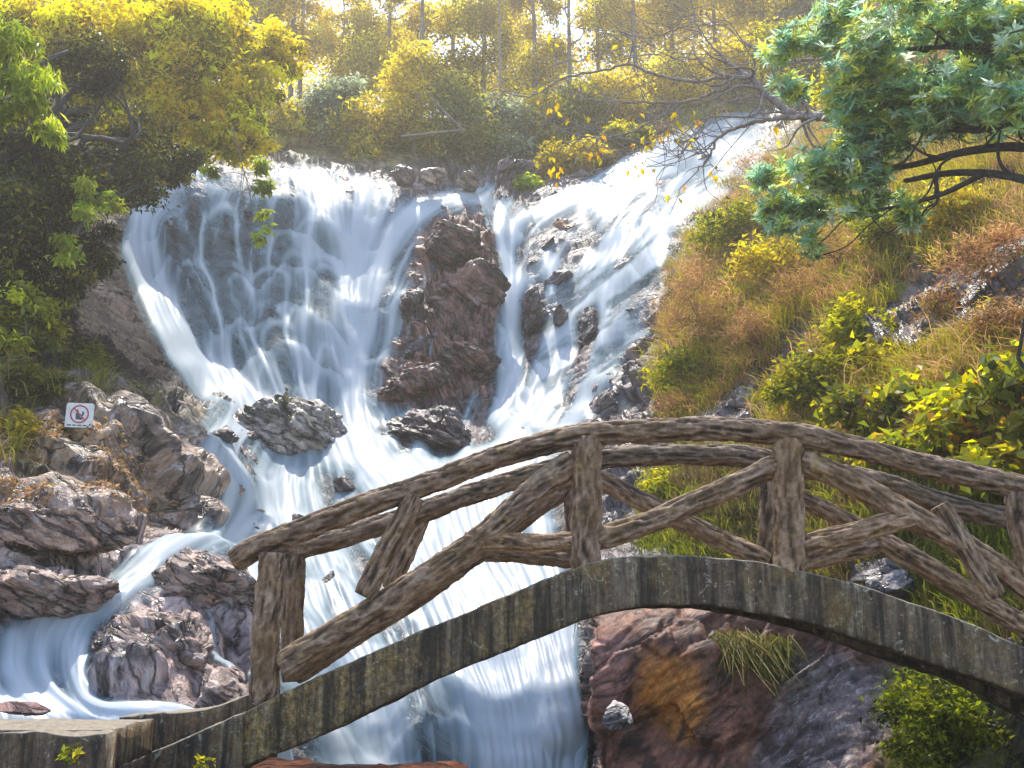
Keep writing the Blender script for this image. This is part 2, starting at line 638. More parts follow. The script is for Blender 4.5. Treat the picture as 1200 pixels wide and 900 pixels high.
MOSSR = pm([(1030, 780), (1160, 790), (1250, 1000), (1050, 1000)], 14)
veg = np.clip(VEGR * (1 - OUTC) + FOR * .9, 0, 1)

NB = normals(blur(B, 6))
p = B
# left slope and falls: bedding dips to the lower right; right side to the lower left
sgn = np.where(GX < 560, -1., 1.)
sgn = blur(sgn, 30)
ang = sgn * rad(32)
q = np.stack([p[..., 0] * np.cos(ang) + p[..., 2] * np.sin(ang), p[..., 1], -p[..., 0] * np.sin(ang) + p[..., 2] * np.cos(ang)], -1)
near = np.clip(YB / 16., .7, 2.)  # bigger blocks farther up the fall
warp = np.stack([fbm(p * .5, 3, 31 + k) for k in range(3)], -1)
qq = (q + .5 * warp) * np.array([.42, .42, 1.15])
f1 = facet(qq * .9, 3)
f2 = facet((q + .25 * warp) * np.array([1.1, 1.1, 2.9]), 23)
r1 = ridged(q * np.array([.55, .55, 1.5]), 4, 51)
n1 = fbm(p * .35, 4, 71)
n2 = fbm(p * 2.6, 4, 81)
r2 = ridged((q + .3 * warp) * np.array([1.5, 1.5, 5.]), 4, 57)
f3 = facet((q + .3 * warp) * np.array([2.4, 2.4, 6.5]), 29)
LB = pm([(-500, 470), (120, 460), (250, 470), (300, 600), (290, 830), (-500, 860)], 20)
rocky = .34 * f1 + .2 * f2 + .12 * r1 + .06 * n2 + .07 * r2 + .07 * f3 + LB * (.22 * facet((q + .5 * warp) * np.array([.45, .45, 3.2]), 33) + .08 * r2)
round_ = .55 * fbm(p * np.array([.55, .55, .4]), 3, 91) + .12 * n2
UPW = pm([(140, 240), (230, 190), (560, 220), (600, 230), (900, 130), (800, 260), (740, 430), (620, 520), (430, 520), (320, 470), (220, 440), (160, 360)], 14)
LOWW = pm([(300, 520), (690, 520), (690, 1200), (360, 1200), (300, 760)], 14)
BOUL = pm([(195, 250), (290, 205), (390, 260), (405, 380), (395, 470), (300, 450), (240, 400), (205, 330)], 14)
# rounded knobs the left curtain drapes over
krng = np.random.default_rng(3)
KNOBS = []
for _ in range(75):
    kx, ky = krng.uniform(190, 405), krng.uniform(222, 472)
    KNOBS.append((kx, ky, krng.uniform(11, 27), krng.uniform(16, 36)))


def knobs(X, Y):
    k_, rim_ = np.zeros_like(X), np.zeros_like(X)
    for kx, ky, rx, ry in KNOBS:
        dx, dy = (X - kx) / rx, (Y - ky) / ry
        d_ = dx ** 2 + np.where(dy > 0, dy * .62, dy) ** 2
        k_ = np.maximum(k_, np.sqrt(np.clip(1 - d_, 0, 1)) * rx / 24.)
        arc = np.exp(-((np.sqrt(d_) - .88) / .16) ** 2) * sstep(.75, -.5, dy)
        rim_ = np.maximum(rim_ * np.where(d_ < .7, .35, 1), arc)
    return k_, rim_


kn, _r = knobs(GX, GY)
disp = (1 - .75 * veg) * (rocky * (1 - .6 * UPW - .7 * LOWW) + .35 * round_ * UPW) + veg * (.45 * n1 + .12 * n2)
POOL = pm([(-60, 690), (60, 700), (150, 690), (120, 760), (110, 815), (300, 835), (300, 880), (-60, 850)], 12)
disp = disp * (1 - .85 * POOL)
CENT = pm([(488, 272), (545, 248), (580, 280), (592, 330), (574, 400), (575, 470), (500, 470), (440, 485), (446, 430), (470, 380), (478, 320)], 7)
disp = disp * (1 - .5 * BOUL) + .45 * blur(kn, 1) * BOUL
disp = disp + .25 * blur(CENT, 5) + .15 * CENT * f2
disp = disp * (1 - .75 * butt * sstep(1060, 900, GX)) + butt * (.16 * f2 + .12 * n1 + .1 * r1) * sstep(1060, 900, GX)
disp = disp * (1 - .7 * LB) + .7 * LB * blur(disp, 2)
WALLM = pm([(692, 690), (1000, 690), (1090, 800), (1060, 1000), (692, 1000)], 12)
disp = disp * (1 - .7 * WALLM) + WALLM * .16 * facet(q * np.array([.9, .9, 1.6]), 37)
disp = disp * (1 - .6 * pm([(50, 290), (140, 255), (215, 450), (180, 470), (50, 410)], 14))
T = B + NB * disp[..., None]

# region tints (local colours of stone, soil, moss, iron stain; painted recess shade)
one = np.ones(GX.shape + (1,))
rockc = np.array([.105, .088, .094]) * one
v1 = fbm(p * .9, 4, 141)[..., None]
rockc = rockc + np.clip(v1, -1, 1) * np.array([.05, .028, .02])
LEFTR = pm([(-500, 480), (120, 480), (250, 520), (300, 640), (290, 830), (-500, 860)], 16)[..., None]
rockc = rockc * (1 - LEFTR) + LEFTR * ((np.array([.23, .165, .12]) * sstep(640, 560, GY - .12 * GX)[..., None] + np.array([.27, .215, .21]) * (1 - sstep(640, 560, GY - .12 * GX)[..., None])) + np.clip(v1, -1, 1) * np.array([.07, .05, .04]))
CB = CENT[..., None]
rockc = rockc * (1 - CB) + CB * (np.array([.16, .088, .07]) + v1 * np.array([.06, .025, .02]))
WALL = pm([(692, 690), (1000, 690), (1090, 800), (1060, 1000), (692, 1000)], 6)[..., None]
rockc = rockc * (1 - WALL) + WALL * (np.array([.1, .05, .034]) + v1 * np.array([.035, .014, .01]))
ST = pm([(755, 760), (815, 770), (830, 850), (790, 870), (750, 830)], 9)[..., None] * np.clip(.75 + v1, 0, 1)
rockc = rockc * (1 - ST) + ST * np.array([.25, .105, .025])
ST2 = pm([(700, 750), (738, 745), (735, 830), (700, 830)], 4)[..., None] * .6
rockc = rockc * (1 - ST2) + ST2 * np.array([.17, .1, .095])
GREY = np.clip(OUTC + pm([(930, 760), (1050, 780), (1060, 860), (900, 1000), (850, 1000)], 12), 0, 1)[..., None]
rockc = rockc * (1 - .8 * GREY) + .8 * GREY * np.array([.12, .11, .115])
soil = np.array([.085, .065, .022]) * one + v1 * np.array([.04, .015, .008])
mossn = sstep(.02, .35, fbm(p * 1.3, 4, 161))[..., None]
soil = soil * (1 - mossn) + mossn * np.array([.07, .085, .012])
vg = veg[..., None]
tint = rockc * (1 - vg) + soil * vg
sl = (np.clip(SOILL, 0, 1) * sstep(-.25, .3, fbm(p * 1.1, 4, 171)))[..., None]
tint = tint * (1 - sl) + sl * np.array([.10, .085, .022])
cave_shade = pm([(60, 300), (140, 265), (170, 330), (212, 440), (205, 462), (170, 448), (120, 425), (60, 390)], 8)[..., None]
tint = tint * (1 - cave_shade * .95) + cave_shade * .95 * np.array([.012, .009, .011])  # shade of the cliff recess painted into the rock tint, near black
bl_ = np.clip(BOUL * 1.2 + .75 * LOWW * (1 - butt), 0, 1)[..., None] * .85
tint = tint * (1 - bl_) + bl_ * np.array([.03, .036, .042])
mr = MOSSR[..., None] * .8
tint = tint * (1 - mr) + mr * np.array([.07, .085, .012])
tint = np.clip(tint, .01, .6)
wet = np.clip(1 - veg - .5 * SOILL, 0, 1)
pale = np.clip(.35 + .6 * LEFTR[..., 0] + .3 * GREY[..., 0] - .5 * WALL[..., 0] * (1 - GREY[..., 0]), 0, 1) * (1 - veg)
pale = pale * (1 - np.clip(BOUL * 1.3, 0, 1)) * (1 - cave_shade[..., 0])
wet = wet * (1 - .8 * BOUL) * (1 - cave_shade[..., 0]) * (1 - .45 * UPW) * (1 - .72 * WALL[..., 0]) * (1 - .2 * LEFTR[..., 0] * sstep(640, 560, GY - .12 * GX))
pale = pale * (1 - .8 * UPW)

# cut the hillside off where the sky shows, then carry its rim back as a plateau
rim_x = [-430, 0, 200, 260, 480, 640, 760, 880, 980, 1040, 1650]
rim_y = [20, 60, 100, 132, 140, 128, 90, 40, -40, -160, -160]
rim = np.interp(gx, rim_x, rim_y)
keep = GY >= rim[None, :] - 1e-6
Qt = grid_quads(len(gy), len(gx), keep)
Vt = T.reshape(-1, 3)
first = np.argmax(keep, axis=0)
rimP = T[first, np.arange(len(gx))]
rimT = tint[first, np.arange(len(gx))]
rows, cols = [rimP], [rimT]
for dist in (6, 15, 30, 50, 80):
    r_ = rimP.copy()
    r_[:, 1] += dist
    r_[:, 0] *= 1 + dist / 120.
    r_[:, 2] += -.02 * dist + .6 * np.sin(r_[:, 0] * .3 + dist)
    rows.append(r_)
    cols.append(rimT)
R = np.stack(rows)
RQ = grid_quads(len(rows), len(gx))[:, ::-1]
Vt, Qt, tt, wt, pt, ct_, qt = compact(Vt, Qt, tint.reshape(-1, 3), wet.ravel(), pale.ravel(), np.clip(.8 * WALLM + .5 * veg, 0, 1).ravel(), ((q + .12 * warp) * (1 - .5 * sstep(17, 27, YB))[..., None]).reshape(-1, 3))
nb = len(Vt)
Vt = np.vstack([Vt, R.reshape(-1, 3)])
Qt = np.vstack([Qt, RQ + nb])
tt = np.vstack([tt, np.stack(cols).reshape(-1, 3)])
wt = np.r_[wt, np.zeros(R.shape[0] * R.shape[1])]
pt = np.r_[pt, np.zeros(R.shape[0] * R.shape[1])]
qt = np.vstack([qt, R.reshape(-1, 3)])
ct_ = np.r_[ct_, np.zeros(R.shape[0] * R.shape[1])]
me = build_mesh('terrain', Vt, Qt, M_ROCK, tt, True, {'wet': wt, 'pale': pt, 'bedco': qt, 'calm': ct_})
tag(link('terrain', me), kind='structure')


def G(px, py):
    """a point on the finished hillside near photo pixel"""
    return bil(T, gx[0], gy[0], STEP, px, py)


# ------------------------------------------------------------------ water: stream lines traced down the fall
GUIDES = [
    ([(238, 188), (190, 222), (161, 262), (170, 320), (198, 380), (240, 432), (300, 462), (360, 492), (410, 520)], 15, 1.5),
    ([(215, 200), (165, 240), (152, 280), (165, 340), (185, 390)], 10, .5),
    ([(208, 215), (190, 245), (186, 300), (191, 370), (196, 390)], 10, 0.50),
    ([(224, 215), (208, 245), (204, 300), (209, 370), (214, 410)], 10, 0.70),
    ([(240, 215), (226, 245), (222, 300), (228, 370), (234, 425)], 10, 0.35),
    ([(258, 200), (244, 245), (240, 300), (246, 370), (252, 440)], 10, 0.90),
    ([(275, 200), (262, 245), (258, 300), (264, 370), (270, 448)], 10, 0.90),
    ([(292, 200), (280, 245), (276, 300), (282, 370), (288, 455)], 10, 0.50),
    ([(309, 200), (298, 245), (294, 300), (299, 370), (304, 462)], 10, 0.35),
    ([(326, 200), (316, 245), (312, 300), (316, 370), (320, 468)], 10, 0.35),
    ([(343, 200), (335, 245), (331, 300), (334, 370), (338, 472)], 10, 0.35),
    ([(360, 200), (354, 245), (350, 300), (352, 370), (354, 478)], 10, 0.90),
    ([(376, 200), (372, 245), (368, 300), (369, 370), (370, 482)], 10, 0.70),
    ([(375, 204), (388, 250), (395, 320), (397, 400), (398, 470), (415, 520)], 24, 1.0),
    ([(425, 208), (420, 250), (414, 320), (408, 400), (404, 470), (420, 530)], 16, 1.5),
    ([(575, 238), (505, 236), (466, 262), (440, 320), (424, 400), (412, 480), (420, 530)], 14, 1.4),
    ([(455, 214), (440, 250), (425, 300), (412, 400)], 12, .8),
    ([(520, 245), (500, 290), (478, 350), (455, 430), (432, 500)], 30, .6),
    ([(560, 250), (575, 300), (585, 370), (570, 440), (555, 480)], 14, .22),
    ([(600, 228), (590, 262), (600, 330), (601, 400), (598, 470), (580, 520), (540, 545)], 13, 1.1),
    ([(896, 134), (835, 165), (775, 212), (718, 285), (690, 340), (655, 420), (620, 490), (560, 540)], 22, 1.2),
    ([(860, 138), (765, 186), (705, 228), (645, 265), (612, 310), (604, 380), (602, 450)], 18, .8),
    ([(800, 170), (720, 215), (660, 240), (610, 250)], 13, 1.0),
    ([(720, 225), (690, 262), (650, 300), (640, 350)], 11, .9),
    ([(770, 230), (735, 270), (725, 330), (712, 380)], 12, .9),
    ([(655, 330), (660, 380), (655, 440), (640, 490)], 9, .9),
    ([(700, 400), (712, 440), (690, 490)], 10, .8),
    ([(885, 160), (815, 228), (765, 298), (738, 370), (722, 430), (680, 488), (610, 535), (530, 560)], 20, 1.1),
    ([(900, 150), (840, 220), (790, 270), (765, 320)], 12, .5),
    ([(660, 330), (640, 400), (632, 470), (600, 520)], 12, .5),
    ([(700, 360), (712, 420), (690, 470)], 10, .7),
    ([(400, 510), (440, 545), (480, 570), (500, 610), (520, 680), (560, 760), (590, 850), (600, 960)], 56, 1.5),
    ([(385, 505), (345, 545), (345, 600), (365, 660), (405, 740), (440, 830), (460, 960)], 44, 1.0),
    ([(570, 535), (540, 575), (560, 640), (610, 720), (632, 820), (638, 960)], 44, 1.6),
    ([(640, 560), (630, 620), (650, 700), (664, 800), (668, 960)], 18, 1.1),
    ([(300, 478), (270, 500), (252, 530), (268, 575), (296, 610), (250, 630), (200, 650), (150, 690), (105, 722), (75, 742)], 22, 1.1),
    ([(330, 540), (300, 560), (310, 600), (330, 640)], 24, .7),
    ([(22, 742), (18, 785), (18, 826)], 15, 3.0),
    ([(52, 748), (50, 790), (50, 828)], 11, 1.8),
    ([(92, 752), (92, 790), (94, 828)], 13, 2.6),
    ([(-30, 745), (-32, 825)], 14, 1.2),
    ([(120, 700), (60, 735), (0, 748), (-60, 760)], 18, .8),
    ([(0, 812), (60, 830), (130, 840), (200, 850), (290, 862)], 15, 1.3),
    ([(-60, 800), (0, 815), (60, 826)], 14, 1.0),
    ([(300, 600), (301, 680), (302, 760), (312, 850), (340, 960)], 11, .8),
    ([(230, 715), (240, 760), (262, 800), (280, 830)], 9, .35),
    ([(330, 690), (340, 760), (380, 850), (400, 960)], 30, .7),
    ([(578, 208), (572, 232), (592, 256)], 10, .7),
    ([(480, 560), (560, 560), (620, 540)], 14, .7),
    ([(300, 195), (400, 208), (470, 222), (560, 232)], 9, .6),
]
WS = 1.6
wx = np.arange(-110, 935, WS)
wy = np.arange(115, 985, WS)
WX, WY = np.meshgrid(wx, wy)
# coarse flow field
fx_ = np.arange(-120, 945, 8.)
fy_ = np.arange(100, 1000, 8.)
FX, FY = np.meshgrid(fx_, fy_)
VX = np.zeros(FX.shape)
VY = np.zeros(FX.shape) + 1e-4
WSUM = np.zeros(FX.shape)
DENS = np.zeros(FX.shape)
lines = []
for pts, w, d in GUIDES:
    L = np.linalg.norm(np.diff(np.array(pts, float), axis=0), axis=1).sum()
    ln = smooth_line(pts, max(4, int(L / 6)))
    tg = np.gradient(ln, axis=0)
    tg /= np.linalg.norm(tg, axis=1)[:, None]
    lines.append((ln, tg, w, d, L))
    dm = np.zeros(FX.shape)
    for (x, y), (tx, ty) in zip(ln, tg):
        d2 = (FX - x) ** 2 + (FY - y) ** 2
        g = np.exp(-d2 / (2 * (w * .8 + 5) ** 2)) * d * 6 / (w + 5)
        VX += g * tx
        VY += g * ty
        WSUM += g
        dm = np.maximum(dm, np.exp(-d2 / (2 * (w * .75 + 3) ** 2)))
    DENS = DENS + d * dm
sp = np.sqrt(VX ** 2 + VY ** 2) + 1e-9
VX, VY = VX / sp, VY / sp
# stones turn the flow aside
Hs = blur(blur(disp, 3), 2)
Hw = bil(Hs, gx[0], gy[0], STEP, WX, WY)
knw, rimw = knobs(WX, WY)
boulw = bil(BOUL, gx[0], gy[0], STEP, WX, WY)
Hdef = Hw + .5 * blur(knw, 2) * boulw
Hgy, Hgx = np.gradient(Hdef, WS)
acc = np.zeros(WX.shape)
pr = np.random.default_rng(21)
for ln, tg, w, d, L in lines:
    n = int(L * w * d * .7)
    if n < 1:
        continue
    k = pr.integers(0, len(ln), n)
    off = np.clip(pr.normal(0, .62, n), -1.5, 1.5) * w
    x = ln[k, 0] - tg[k, 1] * off
    y = ln[k, 1] + tg[k, 0] * off
    life = pr.uniform(25, 130, n)
    wgt = 1.7 * pr.uniform(.2, 1., n) ** 3
    m_ = np.zeros(n)
    age = np.zeros(n)
    for it in range(70):
        vx = bil(VX, fx_[0], fy_[0], 8., x, y)
        vy = bil(VY, fx_[0], fy_[0], 8., x, y)
        hx = bil(Hgx, wx[0], wy[0], WS, x, y)
        hy = bil(Hgy, wx[0], wy[0], WS, x, y)
        vx = vx - np.clip(hx * 9., -.7, .7)
        vy = vy - np.clip(hy * 3., -.4, .4)
        s_ = np.sqrt(vx * vx + vy * vy) + 1e-6
        x = x + 1.8 * vx / s_
        y = y + 1.8 * vy / s_
        age += 1.8
        a_ = wgt * np.sin(np.pi * np.clip(age / life, 0, 1)) ** .7
        ix = (x - wx[0]) / WS
        iy = (y - wy[0]) / WS
        ok = (ix > 1) & (ix < WX.shape[1] - 2) & (iy > 1) & (iy < WX.shape[0] - 2) & (age < life)
        i0, j0 = ix[ok].astype(int), iy[ok].astype(int)
        tx_, ty_ = ix[ok] - i0, iy[ok] - j0
        aa = a_[ok]
        flat = j0 * WX.shape[1] + i0
        nn = WX.size
        for o_, ww in ((0, (1 - tx_) * (1 - ty_)), (1, tx_ * (1 - ty_)), (WX.shape[1], (1 - tx_) * ty_), (WX.shape[1] + 1, tx_ * ty_)):
            acc += np.bincount(flat + o_, aa * ww, minlength=nn).reshape(acc.shape)
acc = .8 * acc + .2 * blur(acc, 1)
dens = bil(DENS, fx_[0], fy_[0], 8., WX, WY)
wob = fbm(np.stack([WX / 60., WY / 60., 0 * WX], -1), 4, 201)
depthw = .08 * acc + .75 * np.clip(dens - .5, 0, 2) * (1 + .7 * wob) + .5 * blur(acc, 4) * .08
# steep knobs shed the water
curv = blur(Hw, 7) - Hw
rel = np.clip((blur(acc, 1) + .1) / (blur(acc, 11) + .45), .18, 1.8)
depthw = depthw * (rel ** 1.3 * (1 - .5 * boulw) + .5 * boulw)
depthw = depthw * (1 - .35 * boulw) + boulw * (1.1 * rimw + .12)
ph = (WY + 26 * fbm(np.stack([WX / 34., WY / 120., 0 * WX], -1), 4, 221)) / 46. + 3 * fbm(np.stack([WX / 90., 0 * WX, 0 * WX], -1), 2, 223)
saw = ph - np.floor(ph)
lip_ = np.exp(-((saw - .1) / .09) ** 2)
stepw = np.clip(bil(UPW, gx[0], gy[0], STEP, WX, WY) + .8 * bil(LOWW, gx[0], gy[0], STEP, WX, WY), 0, 1)
depthw = depthw * (1 + stepw * (.45 * (.55 - saw) * 1.6 + .45 * lip_))
foam = 1 - np.exp(-depthw * .66 * np.clip(1 + .8 * curv, .4, 1.8))
def wpoly(poly, r):
    return blur(blur(inpoly(WX, WY, poly).astype(float), r / WS), r / WS / 2)


bed = fbm(np.stack([(WX * .6 + WY * .8) / 15., (WX * .8 - WY * .6) / 80., 0 * WX], -1) + .35 * wob[..., None], 5, 207)
bedl = fbm(np.stack([WX / 26., WY / 60., 0 * WX], -1), 5, 209)
RC = wpoly([(600, 240), (660, 205), (880, 130), (905, 150), (820, 260), (800, 400), (770, 500), (690, 520), (640, 480), (610, 330)], 10)
foam *= 1 - .6 * RC * sstep(.02, .3, bed)
DRY = np.maximum.reduce([.66 * wpoly([(490, 275), (545, 250), (578, 282), (590, 330), (572, 400), (572, 468), (500, 470), (442, 482), (448, 432), (474, 380), (482, 320)], 7),
                         .6 * wpoly([(600, 300), (640, 262), (690, 240), (705, 290), (670, 312), (640, 300), (612, 330)], 5),
                         .9 * wpoly([(612, 350), (640, 325), (642, 360), (630, 410), (618, 440), (610, 400)], 5),
                         .9 * wpoly([(674, 370), (700, 355), (702, 400), (690, 446), (674, 440)], 5),
                         .5 * wpoly([(740, 330), (790, 290), (800, 400), (770, 500), (700, 530), (680, 500), (745, 430)], 8) * sstep(-.25, .15, bed),
                         .8 * wpoly([(440, 500), (560, 480), (590, 520), (520, 540), (450, 535)], 6) * sstep(-.3, .1, bedl),
                         .45 * wpoly([(200, 235), (300, 225), (300, 330), (280, 400), (240, 400), (210, 330)], 9) * sstep(-.2, .25, bedl),
                         .3 * wpoly([(330, 330), (390, 330), (385, 450), (340, 440)], 9) * sstep(-.1, .3, bedl),
                         .4 * wpoly([(340, 660), (420, 640), (460, 720), (420, 760), (350, 720)], 9) * sstep(-.1, .2, bedl),
                         .7 * wpoly([(370, 560), (420, 550), (430, 600), (380, 610)], 9) * sstep(-.1, .2, bedl)])
keepm = sstep(1.0, 1.9, acc / (blur(acc, 7) + .25))
foam *= 1 - np.clip(DRY * 1.2, 0, 1) * (1 - .75 * keepm)
# foam piles up round the stones in the stream
wetn = sstep(.3, .6, blur(foam, 5))
for bx, by, brx, bry in [(336, 507, 70, 42), (508, 512, 66, 36), (402, 572, 20, 14), (352, 610, 10, 12), (485, 700, 17, 18), (382, 690, 11, 24)]:
    dd = np.sqrt(((WX - bx) / (brx + 5)) ** 2 + ((WY - by - 3) / (bry + 5)) ** 2)
    foam = np.maximum(foam, np.exp(-((dd - 1.03) / .13) ** 2) * (.75 + .25 * wob) * wetn)
# left edge of the buttress is sharp
foam *= 1 - sstep(684, 692, WX + 6 * np.sin(WY / 23.)) * sstep(670, 720, WY)
lw_ = np.clip(bil(LOWW, gx[0], gy[0], STEP, WX, WY) + bil(POOL, gx[0], gy[0], STEP, WX, WY), 0, 1)
foam = foam * (1 - .7 * lw_) + .7 * lw_ * blur(blur(foam, 2), 1)
foam *= sstep(.035, .14, foam)
foam = np.clip(foam, 0, .97)
Tw = np.stack([blur(blur(T[..., k], 4), 3) for k in range(3)], -1)
Nw = normals(blur(B, 4))
base = bil(Tw, gx[0], gy[0], STEP, WX, WY)
nrm = bil(Nw, gx[0], gy[0], STEP, WX, WY)
streak = acc - blur(acc, 4)
wv = base + nrm * (.03 + .13 * blur(foam, 4) + .004 * np.clip(blur(streak, 1), -3, 3))[..., None]
# the buttress must not drag the sheet forward
qw = grid_quads(len(wy), len(wx), blur(foam, 2) > .004)
wv_, qw, fo_ = compact(wv.reshape(-1, 3), qw, foam.ravel())
me = build_mesh('waterfall', wv_, qw, M_WATER, None, True, {'foam': fo_})
tag(link('waterfall', me), kind='structure')
FOAM = foam


# ------------------------------------------------------------------ boulders
def ico_sphere(sub):
    import bmesh
    bm = bmesh.new()
    bmesh.ops.create_icosphere(bm, subdivisions=sub, radius=1.)
    V = np.array([v.co[:] for v in bm.verts])
    Fc = np.array([[v.index for v in f.verts] for f in bm.faces])
    bm.free()
    return V, Fc


ICO5 = ico_sphere(6)
ICO4 = ico_sphere(5)


def boulder(name, label, px, py, Y, rx, ry, depth, rot=0., col=(.12, .1, .1), seed=0, sub=6, cuts=18, cat='boulder', wet=.9, moss=0., group=None):
    V, Fc = ICO5 if sub == 6 else ICO4
    r = np.random.default_rng(100 + seed)
    v = V.copy()
    v = v * (1 + .14 * fbm(v * 1.3 + seed * 9.1, 3, seed)[:, None])
    for _ in range(cuts):
        n = r.normal(size=3)
        n /= np.linalg.norm(n)
        h = r.uniform(.45, .88)
        d = v @ n - h
        v = v - np.clip(d, 0, None)[:, None] * n * .93
    c = P(px, py, Y)
    s = np.array([rx * Y / F, depth, ry * Y / F])
    a = rad(rot)
    w = v * s
    w = np.stack([w[:, 0] * math.cos(a) + w[:, 2] * math.sin(a), w[:, 1], -w[:, 0] * math.sin(a) + w[:, 2] * math.cos(a)], -1)
    wp = w + c
    nv = v / np.linalg.norm(v, axis=1)[:, None]
    sz = min(s)
    b_ = rad(-32 if px < 560 else 32)
    bq = np.stack([wp[:, 0] * math.cos(b_) + wp[:, 2] * math.sin(b_), wp[:, 1], -wp[:, 0] * math.sin(b_) + wp[:, 2] * math.cos(b_)], -1)
    pq = bq * np.array([1.3, 1.3, 3.4]) / max(.5, sz)
    pw = pq + .18 * fbm(pq * .7, 3, 60 + seed)[:, None]
    dd = .17 * sz * facet(pw * .75, 40 + seed) + .09 * sz * facet(pw * 1.9, 45 + seed) + .07 * sz * ridged(pw, 4, seed) + .03 * sz * fbm(wp * 5, 3, seed)
    w = w + nv * dd[:, None]
    t = np.array(col) * np.ones((len(w), 1)) + np.clip(fbm(wp * 1.2, 3, 7 + seed), -1, 1)[:, None] * np.array([.04, .022, .016])
    if moss:
        mk = (sstep(-.1, .3, fbm(wp * 2.2, 4, 9 + seed)) * sstep(.0, .6, nv[:, 2]))[:, None] * moss
        t = t * (1 - mk) + mk * np.array([.08, .085, .02])
    me = build_mesh(name, w, Fc, M_ROCK, np.clip(t, .01, .5), True, {'wet': np.full(len(w), wet), 'pale': np.full(len(w), .8 if col[0] > .2 else .5), 'bedco': bq * min(1., max(.45, 14. / Y))})
    o = link(name, me, None, [float(k) for k in c])
    return tag(o, label, cat, group)


BR = (.105, .058, .047)
DK = (.075, .062, .066)
GR = (.16, .135, .13)
PK = (.31, .235, .205)
boulder('boulder', 'broad grey boulder with mossy patches in mid stream below the left curtain of the fall', 336, 508, 25.2, 70, 44, 1.4, 2, (.27, .25, .23), 1, cuts=8, moss=.8)
boulder('boulder', 'dark wet boulder at the foot of the big brown rock face', 508, 512, 25.4, 66, 36, 1.3, 10, DK, 2)
boulder('boulder', 'low dark rock just left of the wet boulder below the brown face', 455, 520, 25.2, 24, 15, .6, 8, DK, 3, 5)
for lab, x, y, Y, rx, ry, dp, rot, c, sd in [
        ('topmost slanting block of the dark rock face between the two main falls', 538, 290, 30.6, 46, 34, 1.2, 24, BR, 4),
        ('broad reddish brown middle block of the rock face between the falls', 540, 348, 29.7, 56, 46, 1.4, -8, BR, 50),
        ('narrow stepped block on the left flank of the rock face, beside the strongest chute', 482, 372, 29.3, 24, 34, .9, 10, DK, 51),
        ('lower right block of the rock face with reddish streaks', 548, 428, 28.2, 42, 42, 1.2, 12, BR, 52),
        ('lower brown ledge jutting left under the rock face', 492, 448, 27.7, 60, 32, 1.2, -16, (.13, .075, .06), 5),
        ('small dark ledge in the veil of water left of the middle block', 494, 410, 28.5, 30, 16, .7, -10, DK, 53)]:
    boulder('rock_face', lab, x, y, Y, rx, ry, dp, rot, c, sd, cuts=20, cat='rock', wet=.75)
for lab, x, y, Y, rx, ry, rot, c, sd in [
        ('flat grey step of rock left of the orange brown rock', 632, 292, 32.2, 26, 14, -30, GR, 60),
        ('long slanting rock rib under the head of the right cascade', 762, 232, 34.3, 34, 9, -36, DK, 61),
        ('slanting rib of rock higher up the right cascade, closest to its head', 812, 196, 37.2, 30, 8, -36, GR, 62),
        ('dark stepped stone below the orange brown rock', 655, 326, 30.6, 22, 15, -20, DK, 63),
        ('small dark slab between the two upright stones of the cascade', 657, 372, 28.9, 12, 20, 8, DK, 64),
        ('grey slanting step on the right side of the cascade', 728, 318, 29.8, 26, 11, -36, GR, 65),
        ('dark slab at the right rim of the cascade beside the brown shrub', 758, 338, 28.2, 20, 13, -34, DK, 66)]:
    boulder('boulder', lab, x, y, Y, rx, ry, .6, rot, c, sd, 5, cuts=20)
boulder('boulder', 'squarish orange brown rock standing in the upper right cascade', 668, 275, 33.2, 31, 27, .9, -12, (.2, .12, .08), 6)
boulder('boulder', 'small grey knob of rock beside the orange brown rock in the cascade', 700, 262, 33.6, 9, 15, .4, 0, GR, 7, 5)
boulder('boulder', 'upright dark stone splitting the right cascade, nearer the brown face', 624, 365, 29.2, 15, 34, .7, 8, DK, 8)
boulder('boulder', 'upright dark stone farther right in the cascade with water on both sides', 688, 392, 28.4, 14, 40, .7, 4, (.08, .075, .08), 9)
boulder('boulder', 'small dark stone at the right margin of the cascade below the shrubs', 745, 375, 26.9, 14, 22, .6, -20, DK, 10, 5)
boulder('boulder', 'slanting streaked rock near the foot of the right cascade', 712, 482, 24.6, 40, 22, .8, -34, GR, 11)
boulder('boulder', 'dark purplish rock perched on the lip of the fall', 473, 207, 33.3, 16, 18, .6, 0, (.13, .1, .1), 12, 5)
boulder('boulder', 'pale pinkish rock perched on the lip of the fall', 508, 207, 33.3, 20, 16, .6, 0, (.26, .2, .17), 13, 5)
boulder('boulder', 'brown rock at the lip beside the small upper side fall', 548, 210, 34.2, 22, 14, .6, 0, (.17, .13, .1), 14, 5)
boulder('boulder', 'dark flat rock above the small upper side fall', 603, 196, 36.6, 36, 12, .6, 0, DK, 15, 5)
boulder('boulder', 'big streaked boulder with a steep dark right side, left of the bridge posts', 238, 690, 13.6, 74, 66, 1.1, 12, PK, 16)
boulder('boulder', 'wide striped boulder with a dark undercut, low in the left stream', 192, 772, 11.9, 96, 62, 1.0, 14, PK, 17)
boulder('boulder', 'small broken rocks edge beside the lower left pool and abutment', 262, 815, 11.4, 40, 32, .5, 20, PK, 18)
boulder('rock_slab', 'thick brown slab with a dark overhang on the left bank', 62, 622, 12.6, 118, 36, 1.0, 4, (.26, .18, .135), 19, cat='rock')
boulder('rock_slab', 'lower slab with a sloping top at the left edge, above the stream', 48, 690, 11.7, 92, 36, .9, 10, (.24, .18, .16), 20, cat='rock')
boulder('boulder', 'small black stone in the white water left of the mossy boulder', 262, 512, 21.2, 20, 10, .5, 10, DK, 24, 5)
